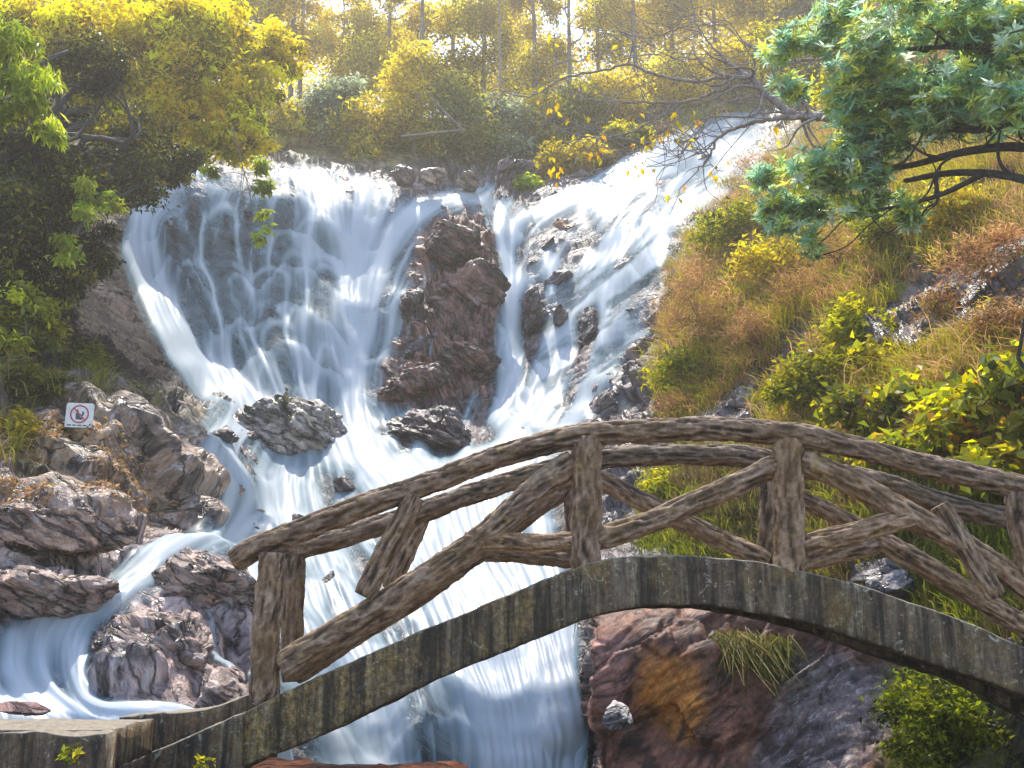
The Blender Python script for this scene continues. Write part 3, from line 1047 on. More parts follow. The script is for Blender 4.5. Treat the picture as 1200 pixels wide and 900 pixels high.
boulder('boulder', 'wet stone in the rapids just above the bridge handrail', 402, 572, 21.6, 20, 14, .5, 0, GR, 25, 5)
boulder('boulder', 'dark stone poking out of the fall beneath the sloping brace', 485, 700, 17.1, 17, 18, .4, 10, DK, 26, 5)
boulder('boulder', 'dark stone in the fall close behind the left end posts', 382, 690, 16.9, 11, 24, .4, 10, DK, 27, 5)
boulder('boulder', 'black stone in the mid rapids seen left of the handrail end', 352, 610, 19.6, 10, 12, .4, 0, DK, 28, 5)
boulder('boulder', 'flat reddish stone at the pool rim in the lower left corner', 30, 832, 9.1, 40, 9, .25, 4, (.2, .11, .1), 30, 5, cat='stone')
boulder('boulder', 'pale blue grey rock showing through the right end of the railing', 1045, 688, 12.9, 30, 26, .5, 10, (.17, .175, .2), 31, 5)
boulder('boulder', 'white topped wet rock at the foot of the wall under the arch', 724, 842, 13.2, 22, 17, .5, 20, (.3, .3, .31), 32, 5)

# ------------------------------------------------------------------ the bridge
BA = rad(3.2)
BN = np.array([math.sin(BA), math.cos(BA), 0])
BU = np.array([math.cos(BA), -math.sin(BA), 0])


def PB(px, py, D):
    d = P(px, py, 1.0)
    t = D / (d @ BN)
    return d * t


DN, DF = 9.0, 10.3
bridge_origin = PB(800, 660, 9.65)
bridge = thing('footbridge', 'arched footbridge with log style railings crossing in front of the waterfall', 'bridge', bridge_origin)


def sub_origin(V):
    return V - bridge_origin


def log_part(name, pix, D, r_px, parent=bridge, taper=1., dz=None, seed=0, n=None):
    """a concrete log: polyline in photo pixels on the upright plane at distance D"""
    w = np.array([PB(x, y, D if np.isscalar(D) else D[i]) for i, (x, y) in enumerate(pix)])
    L = np.linalg.norm(np.diff(w, axis=0), axis=1).sum()
    n = n or max(24, int(L / .02))
    line = smooth_line(w, n)
    s = np.linspace(0, 1, n)
    r0 = r_px * (D if np.isscalar(D) else D[0]) / F / 2
    wob = fbm(np.stack([s * L * 2.2, s * 0 + seed, s * 0], -1), 3, 300 + seed)
    r = r0 * (1 + (taper - 1) * s) * (1 + .07 * wob)
    line = line + np.stack([fbm(np.stack([s * L * 1.5, s * 0 + seed * 3.1 + k, s * 0], -1), 2, 320 + k) for k in range(3)], -1) * .022
    seg = 40
    V, Q = tube_arrays(line, r, seg, cap=False)
    Vr = V.reshape(n, seg, 3)
    rad_dir = Vr - line[:, None, :]
    rl = np.linalg.norm(rad_dir, axis=2)
    rad_dir = rad_dir / (rl[..., None] + 1e-9)
    th = np.arange(seg) * 2 * math.pi / seg
    S, TH = np.meshgrid(s * L, th, indexing='ij')
    q1 = np.stack([S * 4.5 + seed * 11, np.cos(TH) * 2.6, np.sin(TH) * 2.6], -1)
    q1 = q1 + .6 * fbm(q1 * .8, 2, 333)[..., None]
    g = np.clip(.5 + .75 * ridged(q1, 3, 340 + seed) - .15, 0, 1)
    q2 = np.stack([S * 16 + seed, np.cos(TH) * 5, np.sin(TH) * 5], -1)
    g2 = fbm(q2, 3, 350 + seed)
    groove = g * .85 + .32 * g2
    p5, p95 = np.percentile(groove, (4, 96))
    groove = np.clip((groove - p5) / (p95 - p5), 0, 1)
    endf = np.minimum(1, np.minimum(np.arange(n), np.arange(n)[::-1]) / 3.)
    Vr = line[:, None, :] + rad_dir * (rl * (.86 + .14 * endf[:, None]) + r0 * .22 * (groove - .55))[..., None]
    V = Vr.reshape(-1, 3)
    i = np.arange(n * seg).reshape(n, seg)
    # ends: centre ring
    h = seg // 2
    V = np.vstack([V, line[0][None], line[-1][None]])
    c0, c1 = n * seg, n * seg + 1
    e0 = np.stack([np.full(h, c0), np.roll(i[0], -2)[0::2], np.roll(i[0], -1)[0::2], i[0][0::2]], -1)
    e1 = np.stack([np.full(h, c1), i[-1][0::2], np.roll(i[-1], -1)[0::2], np.roll(i[-1], -2)[0::2]], -1)
    Q = np.vstack([Q, e0, e1])
    gr = np.r_[groove.ravel(), .8, .8]
    me = build_mesh(name, sub_origin(V), Q, M_LOG, None, True, {'groove': gr})
    return link(name, me, parent)


rail_top = [(272, 657), (300, 642), (350, 621), (400, 601), (500, 565), (600, 530), (685, 509), (780, 504), (870, 503), (930, 509), (1000, 524),
            (1100, 549), (1200, 574), (1300, 604), (1400, 642)]
log_part('handrail', rail_top, DN, 27, seed=1)
rail_far = [(330, 650), (400, 630), (520, 590), (640, 554), (700, 539), (780, 534), (890, 538), (960, 551), (1030, 566), (1100, 587), (1195, 611), (1290, 640), (1370, 668)]
log_part('handrail', rail_far, DF, 24, seed=2)
# near posts
log_part('post', [(306, 822), (313, 735), (319, 648)], DN, 32, seed=3)
log_part('post', [(687, 668), (687, 590), (688, 514)], DN, 35, seed=4)
log_part('post', [(926, 676), (925, 600), (922, 514)], DN, 35, seed=5)
log_part('brace', [(1192, 576), (1200, 630), (1212, 690)], DN - .02, 27, seed=6)
# far posts
log_part('post', [(343, 800), (344, 730), (346, 652)], DF, 25, seed=7)
log_part('post', [(676, 662), (676, 600), (677, 545)], DF, 27, seed=8)
log_part('post', [(903, 668), (904, 610), (905, 545)], DF, 30, seed=9)
# near braces
log_part('brace', [(328, 780), (390, 745), (480, 690), (560, 632), (610, 590), (672, 540)], DN + .02, 29, seed=11)
log_part('brace', [(424, 700), (448, 655), (472, 612), (486, 582)], DN - .03, 25, seed=12)
log_part('brace', [(545, 632), (610, 634), (680, 635)], DN + .02, 22, seed=13)
log_part('brace', [(700, 634), (760, 613), (830, 582), (908, 545)], DN + .02, 27, seed=14)
log_part('brace', [(938, 538), (1000, 566), (1060, 600), (1130, 640), (1205, 688), (1240, 712)], DN + .02, 29, seed=15)
log_part('brace', [(940, 642), (990, 628), (1040, 612), (1068, 606)], DN - .02, 24, seed=16)
log_part('brace', [(1102, 592), (1128, 636), (1168, 700)], DN - .03, 24, seed=17)
# far braces
log_part('brace', [(345, 793), (420, 745), (480, 704), (560, 650), (610, 610), (672, 566)], DF, 22, seed=18)
log_part('brace', [(455, 690), (472, 655), (496, 603)], DF + .04, 21, seed=19)
log_part('brace', [(545, 646), (610, 650), (672, 656)], DF, 20, seed=20)
log_part('brace', [(692, 560), (760, 590), (830, 625), (900, 658)], DF - .1, 23, seed=21)
log_part('brace', [(915, 575), (950, 590), (1010, 620)], DF, 20, seed=22)
log_part('brace', [(915, 666), (970, 652), (1030, 637)], DF - .03, 20, seed=23)
log_part('brace', [(1020, 628), (1080, 662), (1140, 698), (1210, 740)], DF, 24, seed=24)

# arch
top_px = [(288, 834), (340, 808), (400, 780), (500, 736), (600, 694), (680, 662), (730, 652), (800, 650), (880, 656), (960, 672), (1040, 696), (1120, 724), (1200, 757), (1300, 806), (1400, 862)]
bot_px = [(288, 898), (340, 879), (400, 850), (500, 801), (600, 760), (690, 723), (760, 709), (840, 711), (920, 723), (1000, 746), (1100, 781), (1200, 814), (1300, 868), (1400, 930)]


def prof(pix):
    w = np.array([PB(x, y, DN - .12) for x, y in pix])
    return w @ BU, w[:, 2]


tu, tz = prof(top_px)
bu, bz = prof(bot_px)


def beam(name, d0, d1, top_off, bot_off, u0, u1, parent, mat=M_CONC, seed=0, nu=420, fn_t=None, fn_b=None, origin=None, rough=.012):
    us = np.linspace(u0, u1, nu)
    zt = (fn_t(us) if fn_t else np.interp(us, tu, tz)) + top_off
    zb = (fn_b(us) if fn_b else np.interp(us, bu, bz)) + bot_off
    k = 11
    zt = np.convolve(np.pad(zt, k, mode='reflect', reflect_type='odd'), np.ones(2 * k + 1) / (2 * k + 1), 'valid')
    zb = np.convolve(np.pad(zb, k, mode='reflect', reflect_type='odd'), np.ones(2 * k + 1) / (2 * k + 1), 'valid')
    nf, nt_ = 18, max(4, int((d1 - d0) / .03))
    a = np.linspace(0, 1, nf, endpoint=False)
    b = np.linspace(0, 1, nt_, endpoint=False)
    # ring: front face up, top back, rear down, bottom forward   (depth fraction, height fraction)
    ring = np.vstack([np.stack([0 * a, a], -1), np.stack([b, 0 * b + 1], -1), np.stack([0 * a + 1, 1 - a], -1), np.stack([1 - b, 0 * b], -1)])
    dpt = d0 + ring[:, 0] * (d1 - d0)
    V = us[:, None, None] * BU + dpt[None, :, None] * BN
    z = zb[:, None] + ring[None, :, 1] * (zt - zb)[:, None]
    V = V + z[..., None] * np.array([0, 0, 1.])
    c = V.mean(1, keepdims=True)
    nrm = V - c
    nrm /= np.linalg.norm(nrm, axis=-1)[..., None]
    V = V + nrm * (rough * fbm(V * 9, 4, 400 + seed) + rough * 1.3 * fbm(V * 2.5, 3, 410 + seed))[..., None]
    # worn corners
    cor = np.maximum(np.abs(ring[:, 0] - .5), 0) * 2 * np.maximum(np.abs(ring[:, 1] - .5), 0) * 2
    V = V - nrm * (.012 * sstep(.8, 1., cor))[None, :, None]
    m = len(ring)
    V2 = V.reshape(-1, 3)
    i = np.arange(nu * m).reshape(nu, m)
    j = np.roll(i, -1, axis=1)
    Q = np.stack([i[:-1], i[1:], j[1:], j[:-1]], -1).reshape(-1, 4)
    V2 = np.vstack([V2, c[0], c[-1]])
    h = np.arange(0, m - 1, 2)
    e0 = np.stack([np.full(len(h), nu * m), i[0][h], i[0][(h + 1) % m], i[0][(h + 2) % m]], -1)
    e1 = np.stack([np.full(len(h), nu * m + 1), i[-1][(h + 2) % m], i[-1][(h + 1) % m], i[-1][h]], -1)
    Q = np.vstack([Q, e0, e1])
    o = bridge_origin if origin is None else origin
    me = build_mesh(name, V2 - o, Q, mat, None, True)
    for pl in me.polygons:
        pass
    return link(name, me, parent, None if parent is not None else [float(v) for v in o])


u0, u1 = tu[0], tu[-1]
beam('arch_beam', DN - .14, DN + .2, 0, 0, u0, u1, bridge, seed=1)
beam('deck', DN + .203, DF - .203, -.07, .1, u0 + .01, u1, bridge, seed=2)
beam('arch_beam', DF - .2, DF + .14, 0, 0, u0 - .1, u1, bridge, seed=3)

# abutment at the left end of the bridge
def ab_top(us):
    w = np.array([PB(x, y, DN - .16) for x, y in [(150, 893), (220, 863), (289, 833)]])
    return np.interp(us, w @ BU, w[:, 2])


ua = PB(152, 890, DN - .16) @ BU
ub = PB(286, 835, DN - .16) @ BU
ab_o = PB(220, 890, DN)
abut = thing('abutment', 'mossy concrete abutment with two sloping kerbs at the foot of the bridge', 'abutment', ab_o)
beam('kerb', DN - .17, DN + .17, 0, 0, ua, ub, abut, seed=5, nu=160, fn_t=ab_top, fn_b=lambda us: us * 0 - 1.5, origin=ab_o)


def ab_top2(us):
    w = np.array([PB(x, y, DN + .75) for x, y in [(148, 838), (250, 829), (292, 814), (330, 797)]])
    return np.interp(us, w @ BU, w[:, 2])


ua2 = PB(148, 838, DN + .75) @ BU
ub2 = PB(322, 800, DN + .75) @ BU
beam('kerb', DN + .6, DN + .95, 0, 0, ua2, ub2, abut, seed=6, nu=160, fn_t=ab_top2, fn_b=lambda us: us * 0 - 1.5, origin=ab_o)
beam('ramp', DN + .173, DN + .597, -.05, 0, ua - .3, ub, abut, seed=7, nu=160, fn_t=ab_top, fn_b=lambda us: us * 0 - 1.5, origin=ab_o)

# stone path end, lower left corner
M_PATH = mat_concrete()
M_PATH.name = 'path_stone'
so = P(60, 880, 8.2)
slab = thing('path_slab', 'pale flat path slab with a mossy front edge in the lower left corner', 'slab', so)


def box_slab(name, x0, x1, y0, y1, z0, z1, parent, origin, seed, mat):
    nx, ny, nz = max(4, int((x1 - x0) / .03)), max(4, int((y1 - y0) / .03)), max(4, int((z1 - z0) / .04))
    a, b = np.linspace(0, 1, nz, endpoint=False), np.linspace(0, 1, ny, endpoint=False)
    ring = np.vstack([np.stack([0 * a, a], -1), np.stack([b, 0 * b + 1], -1), np.stack([0 * a + 1, 1 - a], -1), np.stack([1 - b, 0 * b], -1)])
    xs = np.linspace(x0, x1, nx)
    V = np.stack(np.broadcast_arrays(xs[:, None], y0 + ring[None, :, 0] * (y1 - y0), z0 + ring[None, :, 1] * (z1 - z0)), -1).copy()
    c = V.mean(1, keepdims=True)
    nr = V - c
    nr /= np.linalg.norm(nr, axis=-1)[..., None]
    V += nr * (.03 * fbm(V * 3, 4, seed) + .012 * fbm(V * 12, 3, seed + 1))[..., None]
    endp = np.minimum(np.arange(nx), np.arange(nx)[::-1])
    m = len(ring)
    i = np.arange(nx * m).reshape(nx, m)
    j = np.roll(i, -1, axis=1)
    Q = np.stack([i[:-1], i[1:], j[1:], j[:-1]], -1).reshape(-1, 4)
    V2 = np.vstack([V.reshape(-1, 3), c[0], c[-1]])
    h = np.arange(0, m - 1, 2)
    e0 = np.stack([np.full(len(h), nx * m), i[0][h], i[0][(h + 1) % m], i[0][(h + 2) % m]], -1)
    e1 = np.stack([np.full(len(h), nx * m + 1), i[-1][(h + 2) % m], i[-1][(h + 1) % m], i[-1][h]], -1)
    me = build_mesh(name, V2 - origin, np.vstack([Q, e0, e1]), mat, None, True)
    return link(name, me, parent, None if parent is not None else [float(v) for v in origin])


box_slab('paving', -6.4, float(P(140, 858, 8.0)[0]), 7.85, 8.75, -1.0, -.74, slab, so, 600, M_PATH)
box_slab('front_edge', -6.4, float(P(134, 870, 7.8)[0]), 7.62, 7.846, -1.7, -.745, slab, so, 610, M_CONC)

# near ground the viewer stands on
def near_ground():
    xs = np.linspace(-9, 7, 260)
    ys = np.linspace(-6, 7.6, 220)
    X, Y = np.meshgrid(xs, ys)
    z = -1.6 + .72 * sstep(2, 7, Y) * sstep(.3, -.35, X) * sstep(-2.1, -1.6, X)
    z = z + .05 * fbm(np.stack([X * 1.5, Y * 1.5, 0 * X], -1), 4, 700) + .02 * fbm(np.stack([X * 9, Y * 9, 0 * X], -1), 3, 710)
    edge = 7.25 + .25 * fbm(np.stack([X * 2, 0 * X, 0 * X], -1), 3, 720)
    z = z - 3 * sstep(0, .35, Y - edge)
    V = np.stack([X, Y, z], -1).reshape(-1, 3)
    t = np.array([.05, .02, .011]) + np.clip(fbm(V * 2, 4, 730), -1, 1)[:, None] * np.array([.07, .03, .02])
    me = build_mesh('ground', V, grid_quads(220, 260)[:, ::-1], M_ROCK, np.clip(t, .01, 1), True, {'wet': np.zeros(len(V)), 'pale': np.full(len(V), 0.), 'bedco': V})
    tag(link('ground', me), kind='structure')


near_ground()


# ------------------------------------------------------------------ foliage
def unit(v):
    return v / (np.linalg.norm(v, axis=-1)[..., None] + 1e-9)


def leaf_arrays(C, D, N, L, W, fold=.12):
    D = unit(D)
    S = unit(np.cross(D, N))
    U = np.cross(S, D)
    L, W = L[:, None], W[:, None]
    a = C
    b = C + D * L * .45 + S * W * .5 + U * W * fold * 2
    c = C + D * L - U * L * .08
    d = C + D * L * .45 - S * W * .5 + U * W * fold * 2
    V = np.stack([a, b, c, d], 1).reshape(-1, 3)
    Q = np.arange(len(C) * 4).reshape(-1, 4)
    return V, Q


def pick(pal, n, r):
    pal = np.array(pal, float)
    w = pal[:, 3] / pal[:, 3].sum()
    c = pal[r.choice(len(pal), n, p=w), :3]
    return c * r.uniform(.75, 1.3, (n, 1))


def blob_points(blobs, n, r, sub=.3, shell=.55):
    """leaf positions gathered in clumps inside ellipsoids given in world units: (centre, (rx,ry,rz))"""
    vol = np.array([b[1][0] * b[1][2] for b in blobs])
    cnt = r.multinomial(n, vol / vol.sum())
    out, cl, centres = [], [], []
    k0 = 0
    for (c, rr), m in zip(blobs, cnt):
        if m == 0:
            continue
        rr = np.array(rr)
        nc = max(4, int(m / 80))
        d = unit(r.normal(size=(nc, 3)))
        rad_ = r.uniform(shell, 1, nc) ** .6
        cc = np.asarray(c) + d * rad_[:, None] * rr
        k = r.integers(0, nc, m)
        pts = cc[k] + r.normal(size=(m, 3)) * (rr.mean() * sub) * np.array([1, 1, .7])
        out.append(pts)
        cl.append(k + k0)
        centres.append(cc)
        k0 += nc
    return np.vstack(out), np.concatenate(cl), np.vstack(centres)


def foliage_mesh(name, pts, cl, r, size, aspect, pal, mat, droop=.3, bright=.35):
    n = len(pts)
    D = r.normal(size=(n, 3)) * np.array([1, 1, .6]) - np.array([0, 0, droop])
    N = r.normal(size=(n, 3)) * .7 + np.array([0, -.2, 1.])
    L = size * r.uniform(.6, 1.35, n)
    V, Q = leaf_arrays(pts, D, N, L, L * aspect)
    ncl = cl.max() + 1
    cb = np.exp(r.normal(0, bright, ncl))
    # whole clumps lean to one palette entry
    palc = pick(pal, ncl, r)
    col = np.where(r.random((n, 1)) < .6, palc[cl], pick(pal, n, r)) * cb[cl][:, None]
    return build_mesh(name, V, Q, mat, np.repeat(np.clip(col, .004, .75), 4, axis=0))


def limb(a, b, r, bend=.12):
    a, b = np.asarray(a, float), np.asarray(b, float)
    L = np.linalg.norm(b - a)
    m1 = a * .65 + b * .35 + r.normal(size=3) * L * bend
    m2 = a * .3 + b * .7 + r.normal(size=3) * L * bend
    return smooth_line([a, m1, m2, b], 10)


def trunk_mesh(name, paths, mat, seg=7):
    V, Q = merge([tube_arrays(l, rr, seg, cap=False) for l, rr in paths])
    return build_mesh(name, V, Q, mat, None, True)


def px_blobs(lst):
    """(px,py,Y,rx_px,ry_px[,depth m])"""
    out = []
    for b in lst:
        x, y, Y, rx, ry = b[:5]
        dz = b[5] if len(b) > 5 else .7 * (rx + ry) / 2 * Y / F
        out.append((P(x, y, Y), (rx * Y / F, dz, ry * Y / F)))
    return out


def plant(name, label, cat, base, blobs, n, size, pal, seed, aspect=.45, mat=None, bark=None, group=None, r0=.1, droop=.3, bright=.35, limbs=14,
          via=None, foliage='crown', wood='trunk', sub=.3, shell=.55):
    """a tree or shrub: stem and limbs to the leaf clumps, and a crown of separate leaves"""
    r = np.random.default_rng(seed)
    base = np.asarray(base, float)
    root = thing(name, label, cat, base, group)
    pts, cl, cen = blob_points(blobs, n, r, sub, shell)
    me = foliage_mesh(foliage, pts - base, cl, r, size, aspect, pal, mat or M_LEAF, droop, bright)
    link(foliage, me, root)
    paths = []
    main = smooth_line([base] + [np.asarray(v, float) for v in (via or [])] + [np.mean([b[0] for b in blobs], axis=0)], 24)
    paths.append((main - base, np.linspace(r0, r0 * .35, 24)))
    for k in r.choice(len(cen), min(limbs, len(cen)), replace=False):
        c = cen[k]
        j = r.integers(8, 23)
        l = limb(main[j], c, r)
        paths.append((l - base, np.linspace(r0 * .4, r0 * .07, len(l))))
    link(wood, trunk_mesh(wood, paths, bark or M_BARK), root)
    return root


YEL = [(.52, .42, .015, 4), (.4, .35, .015, 3), (.6, .42, .015, 2), (.24, .23, .015, 1.3)]
LIME = [(.3, .34, .03, 3), (.22, .28, .03, 2), (.4, .4, .05, 1)]
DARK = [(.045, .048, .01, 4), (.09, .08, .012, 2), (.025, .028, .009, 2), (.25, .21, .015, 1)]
OLIVE = [(.42, .34, .035, 3), (.52, .4, .03, 2), (.27, .24, .04, 1.6)]
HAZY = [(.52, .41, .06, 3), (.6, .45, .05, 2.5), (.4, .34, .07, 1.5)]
GOLD = [(.48, .33, .02, 3), (.4, .36, .03, 2), (.3, .25, .04, 1)]
TEAL = [(.21, .36, .23, 3), (.32, .42, .16, 2.4), (.5, .5, .1, 2.4), (.13, .2, .09, 1.2), (.48, .55, .42, 2)]
BUSH = [(.2, .2, .04, 3), (.3, .27, .04, 2), (.13, .14, .035, 2)]
BUSHG = [(.26, .26, .02, 3), (.36, .32, .025, 2), (.14, .16, .02, 1.6)]
DRY = [(.36, .19, .09, 3), (.44, .26, .12, 2), (.22, .12, .06, 1.5), (.32, .25, .05, 1)]
BLUEG = [(.2, .24, .15, 3), (.26, .27, .13, 2), (.14, .17, .11, 2)]

# --- far wood on the hill behind (one mass)
def far_wood():
    r = np.random.default_rng(900)
    bl = []
    for k in range(330):
        px = r.uniform(-300, 1150)
        Y = r.uniform(62, 82)
        py = r.uniform(-150, 150)
        if 375 < px < 425 and py < 25:
            continue
        if 260 < px < 470 and py < 30 and r.random() < .3:
            continue
        bl.append((px, py, Y, r.uniform(45, 85), r.uniform(25, 55)))
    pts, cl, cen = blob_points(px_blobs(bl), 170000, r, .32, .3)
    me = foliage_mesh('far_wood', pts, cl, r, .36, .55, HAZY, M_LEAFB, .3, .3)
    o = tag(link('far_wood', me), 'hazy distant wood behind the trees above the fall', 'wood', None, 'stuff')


far_wood()

# --- slender trees on the plateau: a prototype with copies
def slender(seed, h, pal, n, spread, size=.2):
    r = np.random.default_rng(seed)
    top = np.array([r.normal() * .5, 0, h])
    main = smooth_line([(0, 0, -1.5), (r.normal() * .25, 0, h * .35), (r.normal() * .4, 0, h * .7), top], 30)
    paths = [(main, np.linspace(.17, .04, 30))]
    bl = []
    for k in range(16):
        j = r.integers(9, 29)
        a = r.uniform(0, 2 * math.pi)
        ln = spread * (1.15 - j / 34.) * r.uniform(.5, 1.1)
        e = main[j] + np.array([math.cos(a) * ln, math.sin(a) * ln, r.uniform(.2, 1.4)])
        l = limb(main[j], e, r)
        paths.append((l, np.linspace(.06, .012, len(l))))
        bl.append((e, (ln * .5, ln * .5, ln * .35)))
    pts, cl, cen = blob_points(bl, n, r, .4, .2)
    return trunk_mesh('trunk', paths, M_BARKP, 6), foliage_mesh('crown', pts, cl, r, size, .5, pal, M_LEAFB, .35, .35)


protos = [slender(41, 15, YEL, 9000, 3.0), slender(42, 17, GOLD, 7000, 2.5), slender(43, 16, HAZY, 12000, 3.4), slender(44, 14, OLIVE, 13000, 3.6), slender(45, 18, HAZY, 10000, 2.8)]
TREES = [
    # px of the foot, py of the foot, Y, proto, scale, label
    (262, 165, 46, 0, .9, 'slim yellow tree at the left end of the lip, beside the overhanging branches'),
    (288, 165, 48, 1, 1.0, 'slim golden tree with a pinkish trunk left of the bright sky gap'),
    (312, 160, 50, 4, 1.0, 'thin trunked hazy tree between the two golden trees above the fall'),
    (342, 160, 49, 1, 1.05, 'golden leaved tree on the plateau just left of the dark bushes'),
    (395, 165, 47, 2, .55, 'short hazy green tree below the bright gap in the sky'),
    (452, 165, 50, 3, .9, 'olive tree right of the bright gap in the sky'),
    (492, 160, 46, 3, .95, 'bushy olive tree rising behind the purplish lip rock'),
    (530, 165, 52, 0, .95, 'yellow topped tree behind the middle of the lip'),
    (566, 160, 48, 3, .85, 'olive tree behind the small side fall'),
    (588, 150, 55, 4, 1.1, 'tall hazy tree with a pale straight trunk above the side fall'),
    (625, 150, 52, 2, .95, 'hazy green tree to the right of the pale straight trunk'),
    (668, 140, 50, 3, .85, 'olive tree above the leaning bare branch tips'),
    (705, 130, 56, 2, 1.0, 'hazy tree behind the bare branches, upper middle of the slope'),
    (748, 120, 54, 4, 1.0, 'loose hazy tree behind the thick of the bare branches'),
    (792, 105, 57, 2, 1.0, 'hazy green tree above the head of the right cascade'),
    (840, 95, 55, 3, .9, 'olive tree at the head of the right cascade'),
    (895, 80, 53, 2, .9, 'hazy tree between the cascade head and the teal leaved tree'),
    (945, 60, 50, 3, .8, 'olive tree on the skyline beside the teal leaved tree'),
    (225, 140, 46, 0, 1.0, 'bright yellow tree rising behind the dark overhanging branches'),
    (160, 130, 44, 0, .95, 'yellow tree behind the left overhanging mass, second from the frame edge'),
    (350, 150, 56, 0, 1.1, 'yellow tree filling the left part of the bright sky gap'),
    (420, 150, 58, 1, 1.1, 'golden tree standing in the right part of the bright sky gap'),
    (300, 140, 57, 1, 1.2, 'tall golden tree behind the thin pinkish trunk'),
    (80, 110, 45, 3, 1.0, 'olive tree at the far left behind the overhanging mass'),
]
for k, (px, py, Y, pi, sc, lab) in enumerate(TREES):
    t = thing('slender_tree', lab, 'tree', P(px, py, Y), 'slender trees on the plateau above the fall')
    t.rotation_euler = (0, 0, (k * 2.4) % 6.28)
    t.scale = (sc, sc, sc)
    link('trunk', protos[pi][0], t)
    link('crown', protos[pi][1], t)

# --- bushes along the lip
LIP = [
    (330, 168, 38, [(330, 150, 38, 32, 30), (310, 170, 37.5, 22, 18)], OLIVE, 'olive bush at the lip behind the left curtain'),
    (385, 170, 38.5, [(385, 140, 38.5, 34, 38), (400, 110, 38.5, 26, 26)], BLUEG, 'grey green bush above the strongest chute'),
    (430, 180, 38, [(430, 150, 38, 36, 36), (425, 180, 37, 26, 16)], OLIVE, 'rounded olive bush left of the purplish lip rock'),
    (485, 185, 38, [(480, 140, 38.5, 44, 42), (490, 90, 38.5, 36, 34)], OLIVE, 'tall olive bush directly behind the two lip rocks'),
    (540, 185, 39, [(540, 150, 39, 38, 36), (530, 115, 39, 30, 30)], BUSH, 'dark bush behind the brown lip rock'),
    (585, 180, 40, [(585, 150, 40, 34, 34), (600, 175, 39, 24, 14)], BLUEG, 'blue green bush above the small side fall'),
    (625, 170, 41, [(630, 140, 41, 36, 36)], OLIVE, 'olive bush right of the small side fall'),
    (665, 160, 41, [(670, 130, 41, 36, 34), (655, 165, 40, 22, 16)], BUSH, 'dark green bush below the bare branch tips'),
    (720, 145, 42, [(720, 115, 42, 40, 32)], HAZY, 'straw green bush below the bare branches'),
    (790, 120, 44, [(790, 95, 44, 44, 30)], HAZY, 'pale green bush above the head of the right cascade'),
    (860, 100, 45, [(865, 75, 45, 40, 30)], OLIVE, 'olive bush at the top of the right cascade'),
    (940, 90, 40, [(925, 60, 40, 42, 36), (940, 100, 38, 28, 22)], BUSHG, 'yellow green bush beside the teal leaved tree'),
    (620, 228, 36.5, [(620, 222, 36.3, 21, 13)], LIME, 'small bright lime bush on the rocks beside the side fall'),
    (660, 195, 37.5, [(655, 185, 37.3, 30, 16), (690, 180, 37, 26, 14)], OLIVE, 'low olive bush on the ledge above the cascade'),
    (740, 170, 38, [(735, 160, 38, 26, 13)], BUSHG, 'low yellow green bush hugging the ledge under the bare branches'),
]
for k, (px, py, Y, bl, pal, lab) in enumerate(LIP):
    plant('bush', lab, 'bush', P(px, py + 8, Y), px_blobs(bl), int(2200 + 1.1 * sum(b[3] * b[4] for b in bl)), .2, pal, 1000 + k, .5, r0=.07, limbs=10, mat=M_LEAFB,
          group='bushes along the lip of the fall', wood='stem', foliage='foliage')

# --- left overhanging trees
plant('overhanging_tree', 'bright yellow leaved tree leaning over the left curtain of the fall', 'tree', P(-60, 380, 23),
      px_blobs([(200, 60, 24, 80, 60), (250, 130, 24.5, 60, 48), (150, 120, 23.5, 70, 50), (285, 165, 24.5, 32, 34), (100, 40, 23, 70, 50), (230, 20, 24, 70, 30),
                (215, 165, 24, 46, 30), (300, 100, 25, 34, 34), (20, 20, 23, 60, 30), (330, 60, 26, 30, 40), (265, 50, 25, 40, 40), (60, 60, 23, 40, 26)]),
      42000, .17, YEL, 2001, .42, mat=M_LEAFB, sub=.2, shell=.3, bright=.5, r0=.2, via=[P(-20, 200, 23)], droop=.7, limbs=40, bark=M_BARKD)
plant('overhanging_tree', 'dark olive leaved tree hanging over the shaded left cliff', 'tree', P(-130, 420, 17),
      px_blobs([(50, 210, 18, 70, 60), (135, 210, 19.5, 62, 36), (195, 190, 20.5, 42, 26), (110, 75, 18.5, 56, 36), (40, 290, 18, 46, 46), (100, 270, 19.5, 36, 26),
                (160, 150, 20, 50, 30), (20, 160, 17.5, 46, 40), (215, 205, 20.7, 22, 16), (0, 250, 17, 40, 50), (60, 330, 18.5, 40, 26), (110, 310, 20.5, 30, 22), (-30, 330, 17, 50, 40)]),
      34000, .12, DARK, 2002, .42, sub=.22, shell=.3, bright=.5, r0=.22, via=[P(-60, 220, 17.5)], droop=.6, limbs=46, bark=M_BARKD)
plant('overhanging_tree', 'lime leaved drooping bamboo at the upper left edge', 'bamboo', P(-120, 330, 12),
      px_blobs([(10, 50, 12.5, 34, 34), (40, 100, 12.6, 28, 30), (10, 110, 12.4, 34, 30), (60, 140, 12.8, 16, 22), (-40, 60, 12.4, 50, 60)]),
      4600, .16, LIME, 2003, .2, r0=.08, via=[P(-70, 120, 12.2)], droop=1.4, limbs=24)
plant('hanging_sprig', 'leafy sprig trailing down in front of the left curtain', 'branch', P(272, 150, 22),
      px_blobs([(298, 195, 22, 11, 18), (310, 225, 22, 9, 20), (312, 256, 22, 8, 14), (305, 275, 22, 5, 8), (245, 200, 22, 6, 16)]),
      620, .17, LIME, 2004, .4, r0=.02, droop=1.0, limbs=14, wood='stem', foliage='foliage')
